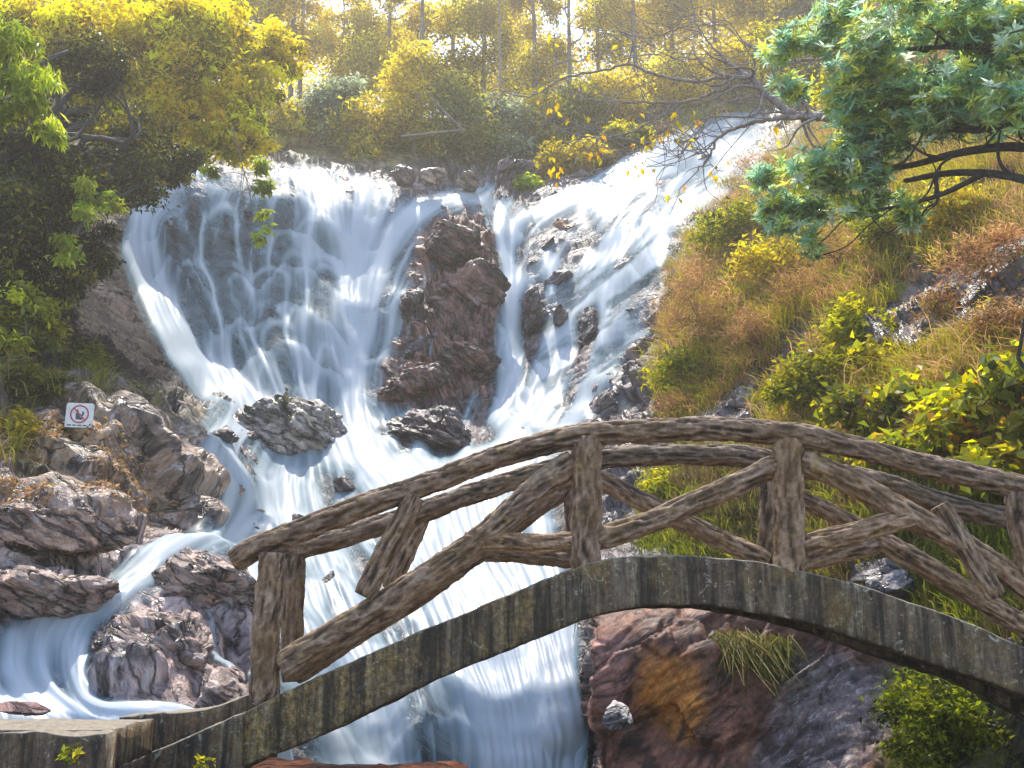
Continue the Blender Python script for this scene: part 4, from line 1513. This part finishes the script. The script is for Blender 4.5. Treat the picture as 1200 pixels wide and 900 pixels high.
plant('shrub', 'yellow green shrub on the left slope above the warning sign', 'shrub', P(25, 420, 17.5),
      px_blobs([(25, 360, 17, 30, 26), (50, 390, 17.5, 22, 18), (0, 400, 16.6, 26, 20)]), 2600, .15, BUSHG, 2005, .4, r0=.05, limbs=12, wood='stem', foliage='foliage')
plant('shrub', 'dim green shrub at the left edge beside the warning sign', 'shrub', P(15, 520, 15),
      px_blobs([(10, 500, 14.8, 24, 20), (40, 520, 15, 16, 10)]), 1100, .12, OLIVE, 2006, .35, r0=.04, limbs=8, wood='stem', foliage='foliage')
plant('shrub', 'yellow sprays hanging at the foot of the dark left trees', 'shrub', P(60, 330, 18),
      px_blobs([(95, 235, 17.5, 18, 28), (75, 290, 17.5, 24, 14), (130, 235, 18, 12, 18)]), 1100, .14, LIME, 2007, .3, r0=.03, limbs=8, wood='stem', foliage='foliage', droop=1.)


# --- right tree with leaf rosettes
def rosette_tree():
    r = np.random.default_rng(2101)
    base = P(1338, 830, 10.2)
    root = thing('broadleaf_tree', 'tree with teal green leaf rosettes and dark limbs at the upper right', 'tree', base)
    bl = px_blobs([(1090, 50, 11.5, 110, 55, 1.0), (1150, 110, 11, 70, 45, .8), (1030, 110, 12, 70, 45, .9), (985, 165, 12.5, 48, 34, .7), (950, 215, 12.8, 42, 34, .6),
                   (1010, 215, 12.4, 40, 34, .6), (1000, 20, 12, 60, 30, .8), (1190, 40, 10.8, 60, 60, .8), (915, 50, 12.6, 30, 20, .4), (935, 100, 12.8, 30, 20, .4), (900, 215, 13, 24, 16, .3), (905, 255, 13, 24, 14, .3), (950, 285, 12.8, 22, 12, .3), (1000, 180, 12.4, 40, 26, .5), (1060, 255, 12.2, 30, 14, .3), (940, 250, 12.8, 24, 18, .3), (918, 268, 12.9, 14, 10, .2), (1000, 250, 12.5, 26, 14, .3), (1075, 165, 12, 50, 26, .6), (1250, 110, 10.6, 60, 60, .8)])
    cen, cl, cc = blob_points(bl, 3300, r, .26, .25)
    per = 10
    n = len(cen) * per
    ax = unit(r.normal(size=(len(cen), 3)) * .55 + np.array([-.25, -.5, .7]))
    ref = unit(np.cross(ax, np.array([.3, .2, .9])))
    oth = np.cross(ax, ref)
    th = (np.arange(per) * 2.399)[None, :] + r.uniform(0, 6, (len(cen), 1))
    el = r.uniform(-.15, .7, (len(cen), per))
    D = (np.cos(th)[..., None] * ref[:, None] + np.sin(th)[..., None] * oth[:, None]) * np.cos(el)[..., None] + ax[:, None] * np.sin(el)[..., None]
    C = np.repeat(cen[:, None], per, 1)
    N = np.repeat(ax[:, None], per, 1)
    L = r.uniform(.10, .18, n)
    V, Q = leaf_arrays(C.reshape(-1, 3), D.reshape(-1, 3), N.reshape(-1, 3) + r.normal(size=(n, 3)) * .15, L, L * .29, .1)
    pc = pick(TEAL, len(cen), r)
    col = np.repeat(pc, per, 0) * r.uniform(.75, 1.3, (n, 1))
    link('crown', build_mesh('crown', V - base, Q, M_LEAFG, np.repeat(np.clip(col, 0, 1), 4, 0)), root)
    paths = []
    B_ = [([(1338, 830, 10.2), (1334, 640, 10.2), (1326, 480, 10.25), (1310, 330, 10.4), (1260, 235, 10.8), (1180, 206, 11.3), (1110, 203, 11.8), (1060, 212, 12.2)], .13),
          ([(1310, 330, 10.4), (1260, 190, 10.7), (1190, 172, 11.2), (1120, 180, 11.6), (1075, 192, 12), (1035, 200, 12.3), (975, 215, 12.6)], .09),
          ([(1300, 300, 10.4), (1240, 150, 10.6), (1180, 148, 11), (1120, 152, 11.5), (1080, 140, 11.8), (1030, 120, 12)], .07),
          ([(1310, 330, 10.4), (1270, 100, 10.5), (1190, 60, 10.9), (1110, 55, 11.4), (1040, 60, 11.9)], .09),
          ([(1150, 205, 11.5), (1110, 225, 11.6), (1060, 240, 12.1), (1000, 250, 12.5)], .04)]
    for pts, r0 in B_:
        w = np.array([P(*q) for q in pts])
        l = smooth_line(w, 40)
        paths.append((l - base, np.linspace(r0, r0 * .25, 40)))
        for _ in range(10):
            j = r.integers(12, 40)
            c = cen[np.argmin(np.linalg.norm(cen - l[j] - r.normal(size=3) * .5, axis=1))]
            b = limb(l[j], c, r)
            paths.append((b - base, np.linspace(r0 * .22, .008, len(b))))
    link('trunk', trunk_mesh('trunk', paths, M_BARKD, 8), root)


rosette_tree()


# --- bare branching tree with last yellow leaves
def bare_tree():
    r = np.random.default_rng(2202)
    base = P(1380, 600, 11.5)
    root = thing('bare_tree', 'nearly bare tree reaching left over the cascade with a few yellow leaves', 'tree', base)
    main = [
        ([(1380, 600, 11.5), (1340, 300, 12.5), (1270, 90, 13.4), (1160, 62, 14.2), (1060, 105, 14.7), (965, 136, 15.2)], .13, .06),
        ([(1000, 140, 14.9), (965, 136, 15.2), (930, 134, 15.4), (905, 116, 15.6), (885, 98, 15.8), (866, 82, 16)], .075, .035),
        ([(962, 137, 15.2), (915, 138, 15.4), (870, 148, 15.6), (842, 162, 15.8), (832, 182, 15.9), (818, 200, 16)], .045, .012),
        ([(905, 116, 15.6), (880, 92, 15.8), (850, 90, 16), (815, 96, 16.2), (775, 90, 16.4), (735, 76, 16.6), (700, 84, 16.8), (660, 92, 17), (625, 112, 17.2), (585, 106, 17.4)], .035, .008),
        ([(880, 95, 15.8), (840, 108, 16), (800, 120, 16.2), (750, 120, 16.4), (700, 118, 16.6), (655, 104, 16.8)], .026, .007),
        ([(735, 76, 16.6), (742, 50, 16.6), (728, 38, 16.7), (760, 45, 16.5), (800, 32, 16.4), (840, 30, 16.2)], .016, .006),
        ([(842, 162, 15.8), (820, 180, 15.9), (805, 165, 16), (795, 190, 16)], .012, .005),
        ([(800, 120, 16.2), (760, 145, 16.3), (720, 160, 16.4), (665, 155, 16.5), (630, 135, 16.6)], .016, .006),
        ([(800, 120, 16.2), (780, 150, 16.2), (740, 180, 16.3), (700, 188, 16.4)], .014, .006),
        ([(950, 134, 15.3), (935, 105, 15.4), (915, 78, 15.5), (908, 65, 15.5)], .02, .008),
        ([(900, 112, 15.6), (860, 118, 15.8), (835, 130, 15.9), (822, 152, 16), (812, 172, 16)], .014, .005),
        ([(1300, 330, 12.5), (1200, 90, 13.2), (1100, -20, 14), (1064, 12, 14.2), (1020, 36, 14.5), (985, 60, 14.7), (950, 70, 15), (915, 68, 15.2), (870, 48, 15.5)], .07, .014),
        ([(1020, 36, 14.5), (985, 30, 14.6), (1005, 8, 14.6), (1012, -20, 14.6)], .022, .014),
        ([(990, 30, 14.6), (975, 50, 14.7), (960, 60, 14.8)], .016, .008),
        ([(866, 82, 16), (835, 55, 16.2), (815, 25, 16.4), (810, 0, 16.5)], .02, .007),
        ([(850, 90, 16), (820, 70, 16.2), (780, 66, 16.3), (720, 45, 16.6)], .014, .005),
    ]
    paths, tips = [], []
    for pts, a, b in main:
        w = np.array([P(*q) for q in pts])
        l = smooth_line(w, 46) + 0
        l[4:-1] += r.normal(size=(41, 3)) * .012
        paths.append((l - base, np.linspace(a * 1.1, b * 1.25, 46)))
        if a > .1:
            continue
        for _ in range(18):
            j = r.integers(10, 46)
            e = l[j] + np.array([r.normal() * .8 - .45, r.normal() * .3, r.normal() * .6 + .1])
            t = limb(l[j], e, r, .1)
            paths.append((t - base, np.linspace(max(.007, b * .8), .004, len(t))))
            tips.append(e)
    link('trunk', trunk_mesh('trunk', paths, M_BARKP, 7), root)
    C, D = [], []
    for (px, py, Y, k) in [(q_[0], q_[1], q_[2], max(3, int(q_[3] * .6))) for q_ in [(640, 98, 17, 9), (647, 118, 17, 12), (680, 98, 16.8, 12), (642, 55, 17, 6), (728, 56, 16.7, 8), (752, 168, 16.2, 16), (748, 190, 16.2, 14), (800, 160, 16, 18),
                           (790, 150, 16, 14), (700, 178, 16.3, 14), (655, 195, 16.5, 12), (812, 140, 15.9, 10), (840, 200, 15.9, 10), (790, 225, 16, 9), (760, 165, 16.2, 10), (905, 155, 15.4, 8),
                           (650, 190, 16.5, 9), (690, 60, 16.8, 7), (680, 140, 16.5, 8), (745, 140, 16.3, 10)]]:
        c = P(px, py, Y)
        C.append(c + r.normal(size=(k, 3)) * np.array([.10, .1, .13]))
        D.append(r.normal(size=(k, 3)) * .5 + np.array([0, 0, -.9]))
    C, D = np.vstack(C), np.vstack(D)
    n = len(C)
    L = r.uniform(.1, .17, n)
    V, Q = leaf_arrays(C, D, r.normal(size=(n, 3)) + np.array([0, -1.2, .3]), L, L * .5)
    col = pick([(.62, .42, .01, 3), (.6, .5, .03, 2), (.6, .3, .02, 1)], n, r)
    link('leaves', build_mesh('leaves', V - base, Q, M_LEAF, np.repeat(np.clip(col, 0, .8), 4, 0)), root)


bare_tree()

# --- right slope shrubs
RS = [
    # foot px,py  blobs(px,py,rx,ry)  n  size  palette  label
    (815, 420, [(820, 340, 34, 36), (800, 375, 24, 26), (835, 390, 28, 24)], DRY, .13, 'brown twiggy shrub on the bank beside the right cascade'),
    (800, 455, [(795, 435, 26, 26), (830, 450, 26, 20)], BUSHG, .14, 'yellow green shrub low on the bank beside the cascade foot'),
    (850, 300, [(845, 270, 32, 22), (880, 255, 30, 22)], BUSHG, .15, 'yellow green shrub under the lowest teal leaves'),
    (900, 330, [(900, 300, 34, 22)], OLIVE, .15, 'olive shrub in the middle of the grassy slope'),
    (930, 370, [(935, 345, 34, 22)], DRY, .12, 'reddish dry shrub in the middle of the slope'),
    (980, 320, [(985, 295, 36, 20)], DRY, .12, 'dry pinkish shrub below the teal leaved tree'),
    (1050, 290, [(1050, 262, 40, 24)], BUSHG, .14, 'yellow green shrub in the shade under the dark limbs'),
    (1120, 262, [(1120, 242, 44, 22)], OLIVE, .14, 'olive shrub under the lowest dark limb'),
    (1150, 330, [(1130, 305, 40, 22), (1180, 290, 32, 22)], DRY, .12, 'mound of dry reddish fern above the blue grey outcrop'),
    (1180, 400, [(1170, 375, 34, 20)], DRY, .12, 'dry reddish fern overhanging the outcrop at the right edge'),
    (1110, 345, [(1100, 360, 30, 14)], DRY, .11, 'small dry fern clump on the blue grey outcrop'),
    (880, 410, [(880, 390, 30, 22)], DRY, .12, 'dry shrub above the pale rock strip on the slope'),
    (1000, 405, [(1005, 380, 30, 24)], BUSHG, .14, 'yellow green shrub left of the blue grey outcrop'),
    (960, 470, [(955, 440, 38, 26), (930, 465, 26, 18)], BUSHG, .15, 'leafy shrub above the crown of the handrail'),
    (790, 500, [(795, 480, 26, 14)], DRY, .12, 'straw coloured tuft just above the handrail near the cascade'),
    (770, 580, [(775, 565, 22, 14), (800, 580, 24, 12)], BUSHG, .12, 'yellow green clump framed by the crossing braces'),
    (1050, 130, [(1000, 110, 40, 26)], BUSHG, .16, 'pale green shrub on the upper slope behind the rosette leaves'),
    (880, 210, [(885, 200, 28, 16)], DRY, .14, 'straw coloured shrub beside the head of the cascade'),
    (940, 130, [(940, 115, 26, 16)], DRY, .14, 'pinkish dry shrub behind the fork of the bare tree'),
]
for k, (px, py, bl, pal, sz, lab) in enumerate(RS):
    g = G(px, py)
    Y = float(g[1])
    pb = [(x, y, Y - .35, rx, ry) for x, y, rx, ry in bl]
    dry = pal is DRY
    plant('shrub', lab, 'shrub', g, px_blobs(pb), int(600 + 1.1 * sum(b[2] * b[3] for b in bl)), sz, pal, 3000 + k, .14 if dry else .42, r0=.03, limbs=12,
          wood='stem', foliage='foliage', group='shrubs on the right bank', droop=-.3 if dry else .2, mat=M_GRASS if dry else M_LEAF, sub=.42)

# broad leaved plants just behind the right half of the railing
BL = [
    (1010, 520, [(1005, 490, 28, 20)], 'broad leaved plant above the railing, just right of its crown'),
    (1070, 500, [(1065, 462, 30, 18)], 'broad leaved plant with pale twigs right of the railing crown'),
    (1130, 510, [(1125, 478, 34, 20), (1110, 512, 26, 14)], 'large leafy plant above the right half of the railing'),
    (1190, 490, [(1190, 450, 32, 22), (1190, 500, 30, 16)], 'leafy yellow green plant at the right edge above the railing'),
    (1060, 550, [(1060, 524, 34, 14), (1020, 535, 24, 10)], 'low leafy plant touching the handrail right of the crown'),
    (1180, 560, [(1170, 547, 36, 13)], 'shaded leafy plant right behind the handrail at the right edge'),
    (1000, 430, [(1030, 425, 32, 14)], 'leafy plant with mixed green and brown leaves below the outcrop'),
]
for k, (px, py, bl, lab) in enumerate(BL):
    g = G(px, py)
    Y = float(g[1])
    pb = [(x, y, Y - .45, rx, ry, .45) for x, y, rx, ry in bl]
    plant('leafy_plant', lab, 'plant', g, px_blobs(pb), int(260 + .32 * sum(b[2] * b[3] for b in bl)), .19, [(.3, .29, .02, 3), (.17, .19, .02, 2.5), (.46, .38, .03, 2), (.4, .2, .03, .6), (.08, .1, .02, 1.5)],
          3100 + k, .6, r0=.02, limbs=14, wood='stem', foliage='foliage', group='leafy plants behind the right railing', droop=.5, mat=M_LEAFG, sub=.5)
for px, py, rx, ry, lab in [(50, 345, 34, 20, 'dim olive undergrowth right below the dark hanging branches'), (100, 418, 26, 16, 'low bush on the left slope between the sign and the dark cliff'),
                             (10, 440, 30, 18, 'olive bush at the left edge just above the warning sign'), (62, 452, 20, 12, 'small tuft of shrub close above the top of the warning sign')]:
    g = G(px, py + ry)
    Yg = float(g[1])
    plant('shrub', lab, 'shrub', g, px_blobs([(px, py, Yg - .3, rx, ry)]), int(500 + 1.5 * rx * ry), .12, [(.13, .12, .02, 3), (.22, .2, .02, 1.5), (.07, .07, .015, 2)], 3300 + int(px), .35,
          r0=.03, limbs=10, wood='stem', foliage='foliage', droop=.2, sub=.4)
g = G(1100, 870)
plant('bush', 'bright green bush on the rocks below the right half of the bridge', 'bush', g,
      px_blobs([(1090, 835, 10.9, 42, 36, .4), (1125, 850, 10.8, 30, 36, .4), (1075, 875, 10.8, 26, 24, .3), (1100, 795, 11.2, 36, 16, .3)]), 5200, .075,
      [(.2, .23, .02, 3), (.28, .28, .03, 2), (.1, .13, .02, 2)], 3201, .55, r0=.03, limbs=14, wood='stem', foliage='foliage')
g = P(262 / 3 , 885, 7.55)
plant('weed', 'small weed growing from the mossy front edge of the path slab', 'weed', g, px_blobs([(86, 878, 7.5, 9, 8, .06), (80, 890, 7.5, 8, 6, .05)]), 60, .05, BUSHG, 3202, .5, r0=.006, limbs=4, wood='stem', foliage='foliage')
g = P(240, 898, 8.75)
plant('weed', 'small weed at the bottom of the abutment kerb', 'weed', g, px_blobs([(238, 893, 8.72, 10, 5, .05)]), 40, .05, BUSHG, 3203, .5, r0=.006, limbs=4, wood='stem', foliage='foliage')


# --- grass
def grass(name, label, polys, n, h, pal, seed, lean=(0, 0, 0), clump=18, width=.02, droop=.5):
    r = np.random.default_rng(seed)
    xs, ys = [], []
    for poly, wgt in polys:
        pa = np.array(poly, float)
        k = int(n * wgt / clump)
        got = 0
        while got < k:
            x = r.uniform(pa[:, 0].min(), pa[:, 0].max(), k)
            y = r.uniform(pa[:, 1].min(), pa[:, 1].max(), k)
            m = inpoly(x, y, poly)
            xs.append(x[m])
            ys.append(y[m])
            got += m.sum()
    cx_, cy_ = np.concatenate(xs), np.concatenate(ys)
    m = bil(OUTC, gx[0], gy[0], STEP, cx_, cy_) < .35 + .3 * r.random(len(cx_))
    cx_, cy_ = cx_[m], cy_[m]
    nc = len(cx_)
    base = G(cx_, cy_)
    pat = fbm(base * .55, 3, seed)
    C = np.repeat(base, clump, 0)
    N = len(C)
    C = C + r.normal(size=(N, 3)) * np.array([.12, .12, .02])
    D = unit(r.normal(size=(N, 3)) * np.array([.42, .42, .1]) + np.array([0, 0, 1.]) + np.array(lean))
    L = h * r.uniform(.4, 1.3, N) * np.repeat(np.exp(r.normal(0, .3, nc)), clump)
    side = unit(np.cross(D, r.normal(size=(N, 3))))
    w = width * r.uniform(.6, 1.3, N)
    out = unit(D * np.array([1, 1, 0]) + np.array([0, -.15, 0]))
    p0 = C - np.array([0, 0, .05])
    p1 = C + D * (L * .5)[:, None]
    p2 = C + D * (L * .85)[:, None] + out * (L * droop * .5)[:, None] - np.array([0, 0, 1]) * (L * droop * .25)[:, None]
    s0 = side * w[:, None] * .5
    V = np.stack([p0 - s0, p0 + s0, p1 - s0 * .8, p1 + s0 * .8, p2 - s0 * .15, p2 + s0 * .15], 1).reshape(-1, 3)
    i = np.arange(N)[:, None] * 6
    Q = np.concatenate([i + np.array([0, 1, 3, 2]), i + np.array([2, 3, 5, 4])], 0)
    # patches keep to one hue
    pal_ = np.array(pal, float)
    idx = np.clip(((pat + .45 + r.normal(0, .12, nc)) / .9 * len(pal_)).astype(int), 0, len(pal_) - 1)
    col = np.repeat(pal_[idx, :3], clump, 0) * r.uniform(.65, 1.35, (N, 1))
    me = build_mesh(name, V, Q, M_GRASS, np.repeat(np.clip(col, .005, .7), 6, 0))
    tag(link(name, me), label, 'grass', None, 'stuff')


SLOPE = [(775, 470), (765, 400), (785, 310), (830, 240), (930, 150), (960, 60), (1000, -100), (1330, -100), (1330, 560), (1200, 560), (1000, 520), (870, 500), (780, 505)]
UNDER = [(745, 640), (755, 560), (800, 520), (1000, 540), (1330, 610), (1330, 790), (1200, 760), (1000, 690), (880, 660), (750, 655)]
PALR = [(.36, .3, .04), (.42, .22, .1), (.28, .26, .025), (.4, .24, .1), (.24, .24, .02), (.46, .29, .14), (.34, .29, .035)]
grass('slope_grass', 'mixed dry and green grass covering the right bank', [(SLOPE, 1.)], 76000, .33, PALR, 4001, lean=(-.25, -.3, -.1), width=.017, droop=.8)
grass('fresh_grass', 'bright yellow green grass seen through the right railing', [(UNDER, 1.)], 36000, .2, [(.16, .18, .02), (.27, .27, .03), (.11, .12, .02), (.22, .17, .06), (.22, .23, .02), (.14, .1, .04)], 4002, lean=(-.2, -.25, 0), width=.018)
grass('ledge_grass', 'pale grass along the ledge above the cascade and lip', [([(600, 215), (640, 190), (760, 150), (900, 110), (930, 130), (860, 135), (760, 172), (660, 215)], .6), ([(250, 180), (480, 180), (600, 180), (640, 150), (250, 150)], .4)],
      13000, .4, [(.34, .3, .06), (.3, .19, .1), (.2, .2, .04), (.25, .25, .05)], 4003, width=.04)
grass('bank_grass', 'tufts of grass and leaf litter on the left bank', [([(0, 360), (60, 370), (110, 440), (120, 470), (40, 480), (0, 560), (-60, 560), (-60, 360)], .8), ([(95, 430), (118, 430), (118, 462), (95, 462)], .2)],
      3200, .28, [(.2, .19, .03), (.24, .17, .07), (.14, .16, .02), (.26, .24, .04)], 4004, width=.02)
grass('hanging_grass', 'dry grass hanging from the rock under the bridge crown', [([(845, 728), (905, 735), (900, 745), (845, 742)], 1.)], 1300, .5, [(.22, .17, .05), (.16, .15, .03)], 4005, lean=(0, -.6, -1.9), width=.018)


def litter(name, label, poly, n, size, pal, seed):
    r = np.random.default_rng(seed)
    pa = np.array(poly, float)
    x = r.uniform(pa[:, 0].min(), pa[:, 0].max(), n)
    y = r.uniform(pa[:, 1].min(), pa[:, 1].max(), n)
    m = inpoly(x, y, poly)
    pts = G(x[m], y[m]) + np.array([0, -.04, .02])
    k = len(pts)
    keepn = fbm(pts * 1.1, 3, seed) > -.12
    pts = pts[keepn]
    k = len(pts)
    L = size * r.uniform(.5, 1.4, k)
    V, Q = leaf_arrays(pts, r.normal(size=(k, 3)) * np.array([1, 1, .4]), r.normal(size=(k, 3)) * .5 + np.array([.2, -.6, .9]), L, L * .5)
    me = build_mesh(name, V, Q, M_GRASS, np.repeat(np.clip(pick(pal, k, r), 0, .7), 4, 0))
    tag(link(name, me), label, 'leaves', None, 'stuff')


litter('fallen_leaves', 'tan fallen leaves strewn over the left bank below the sign', [(-60, 500), (60, 500), (110, 520), (190, 560), (215, 600), (150, 625), (-60, 610)], 4200, .085,
       [(.36, .22, .1, 3), (.28, .15, .07, 2), (.45, .32, .17, 1), (.2, .14, .05, 1)], 4101)
litter('slope_litter', 'dead leaves lying between the shrubs on the right bank', [(790, 470), (800, 330), (900, 260), (1100, 250), (1200, 300), (1200, 520), (1000, 500)], 5200, .1,
       [(.4, .22, .1, 3), (.3, .16, .07, 2), (.46, .34, .08, 1.5)], 4102)
for lab, pts in (('pale dead branch leaning across the bushes behind the lip rocks', [(500, 108, 38), (522, 132, 37.8), (543, 152, 37.6)]),
                 ('pale dead branch lying level below the leaning one', [(470, 160, 37.4), (505, 156, 37.2), (545, 152, 37.2)]),
                 ('slim straight pale stem standing upright in front of the olive bushes', [(586, 105, 40), (586, 60, 40), (585, -10, 40)])):
    wpt = np.array([P(*k) for k in pts])
    ln = smooth_line(wpt, 30)
    o = wpt[0]
    V, Q = tube_arrays(ln - o, np.linspace(.06, .03, 30), 8)
    tag(link('dead_branch', build_mesh('dead_branch', V, Q, M_BARKP, None, True), None, [float(v) for v in o]), lab, 'branch')


# ------------------------------------------------------------------ warning sign
def prism(poly, y0, y1):
    n = len(poly)
    pts = np.array(poly, float)
    V = np.vstack([np.c_[pts[:, 0], np.full(n, y0), pts[:, 1]], np.c_[pts[:, 0], np.full(n, y1), pts[:, 1]]])
    return V, n


def poly_obj(name, polys, y0, y1, mat, parent):
    import bmesh
    bm = bmesh.new()
    for poly in polys:
        a = [bm.verts.new((x, y0, z)) for x, z in poly]
        b = [bm.verts.new((x, y1, z)) for x, z in poly]
        bm.faces.new(a)
        bm.faces.new(b[::-1])
        for k in range(len(poly)):
            k2 = (k + 1) % len(poly)
            bm.faces.new((a[k2], a[k], b[k], b[k2]))
    bmesh.ops.recalc_face_normals(bm, faces=bm.faces)
    me = bpy.data.meshes.new(name)
    bm.to_mesh(me)
    bm.free()
    me.materials.append(mat)
    return link(name, me, parent)


# stands clear of the roughest stone around it
sel = (GX > 60) & (GX < 126) & (GY > 455) & (GY < 585)
proj_y = 450 - F * ((T[..., 2] * CP - T[..., 1] * SP) / (T[..., 1] * CP + T[..., 2] * SP))
proj_x = 600 + F * T[..., 0] / (T[..., 1] * CP + T[..., 2] * SP)
sel = (proj_x > 72) & (proj_x < 114) & (proj_y > 466) & (proj_y < 504)
sy = float(T[..., 1][sel].min()) - .06
sg = P(93, 487, sy)
sign = thing('warning_sign', 'square white prohibition sign with a red ring on the left rocks', 'sign', sg)
sign.rotation_euler = (0, rad(1.5), rad(4))
sign.scale = (sy / 15.6,) * 3
MW = mat_plain('sign_white', (.66, .62, .58), .55, .22, 7)
MR = mat_plain('sign_red', (.42, .05, .07), .5, .1)
MK = mat_plain('sign_black', (.05, .045, .05), .5, .1)
s = .2
panel = poly_obj('panel', [[(-s, -.18), (s, -.18), (s, .165), (s - .025, .19), (-s + .025, .19), (-s, .165)]], 0, .02, MW, sign)
R1, R2, cz = .138, .116, .022
k = 40
ring = [[(R1 * math.cos(a), cz + R1 * math.sin(a)), (R2 * math.cos(a), cz + R2 * math.sin(a)), (R2 * math.cos(b), cz + R2 * math.sin(b)), (R1 * math.cos(b), cz + R1 * math.sin(b))]
        for a, b in [(2 * math.pi * i / k, 2 * math.pi * (i + 1) / k) for i in range(k)]]
poly_obj('ring', ring, -.006, -.001, MR, panel)
poly_obj('slash', [[(-.088, cz + .074), (-.074, cz + .088), (.088, cz - .074), (.074, cz - .088)]], -.010, -.007, MR, panel)
poly_obj('pictogram', [[(-.05, -.06), (.045, -.062), (.05, -.03), (.012, -.02), (-.005, .03), (-.02, .075), (-.036, .1), (-.042, .06), (-.052, .02)],
                       [(.02, .0), (.045, -.005), (.066, .02), (.062, .05), (.045, .07), (.035, .055), (.045, .03), (.03, .02)]], -.005, -.001, MK, panel)
poly_obj('caption', [[(-.16 + .075 * i, -.155), (-.16 + .075 * i + .055, -.155), (-.16 + .075 * i + .055, -.138), (-.16 + .075 * i, -.138)] for i in range(4)], -.004, -.001, MK, panel)
poly_obj('bracket', [[(-.03, -.1), (.03, -.1), (.03, .1), (-.03, .1)]], .022, .9, MK, sign)

# ------------------------------------------------------------------ light, sky, camera
SUN_AZ, SUN_EL = rad(-10), rad(61)
w = bpy.data.worlds.new('World')
scene.world = w
w.use_nodes = True
nt = w.node_tree
bg = nt.nodes['Background']
sky = nt.nodes.new('ShaderNodeTexSky')
sky.sky_type = 'NISHITA'
sky.sun_disc = False
sky.sun_elevation = SUN_EL
sky.sun_rotation = SUN_AZ
sky.altitude = 1000
sky.air_density = 1.0
sky.dust_density = 1.6
nt.links.new(sky.outputs[0], bg.inputs[0])
bg.inputs[1].default_value = .15
L = bpy.data.lights.new('sun', 'SUN')
L.energy = 2.5
L.angle = rad(.5)
L.color = (1, .93, .82)
lo = bpy.data.objects.new('sun', L)
COL.objects.link(lo)
from mathutils import Vector
sv = Vector((math.sin(SUN_AZ) * math.cos(SUN_EL), math.cos(SUN_AZ) * math.cos(SUN_EL), math.sin(SUN_EL)))
lo.rotation_euler = (-sv).to_track_quat('-Z', 'Y').to_euler()
lo.location = (0, 0, 60)

hz = bpy.data.materials.new('haze')
hz.use_nodes = True
hz.node_tree.nodes.clear()
hv = hz.node_tree.nodes.new('ShaderNodeVolumePrincipled')
hv.inputs['Color'].default_value = (1., .95, .84, 1)
hv.inputs['Density'].default_value = .0018
hv.inputs['Anisotropy'].default_value = .55
ho = hz.node_tree.nodes.new('ShaderNodeOutputMaterial')
hz.node_tree.links.new(hv.outputs[0], ho.inputs['Volume'])
HX, HY0, HY1, HZ0, HZ1 = 190., -14., 190., -14., 95.
hV = [(x, y, z) for x in (-HX, HX) for y in (HY0, HY1) for z in (HZ0, HZ1)]
hQ = [(0, 1, 3, 2), (4, 6, 7, 5), (0, 4, 5, 1), (2, 3, 7, 6), (0, 2, 6, 4), (1, 5, 7, 3)]
tag(link('haze', build_mesh('haze', hV, hQ, hz)), 'thin haze of spray and backlit air over the whole gorge', 'haze', None, 'stuff')

cam = bpy.data.cameras.new('camera')
cam.lens = 36 * F / 1200
cam.sensor_width = 36
cam.clip_end = 2000
co = bpy.data.objects.new('camera', cam)
COL.objects.link(co)
co.rotation_euler = (rad(90) + PITCH, 0, 0)
scene.camera = co
vs = scene.view_settings
vs.view_transform = 'Standard'
vs.look = 'None'
vs.gamma = 1
vs.use_curve_mapping = False
vs.exposure = 1.77
scene.cycles.max_bounces = 8
scene.cycles.transparent_max_bounces = 12
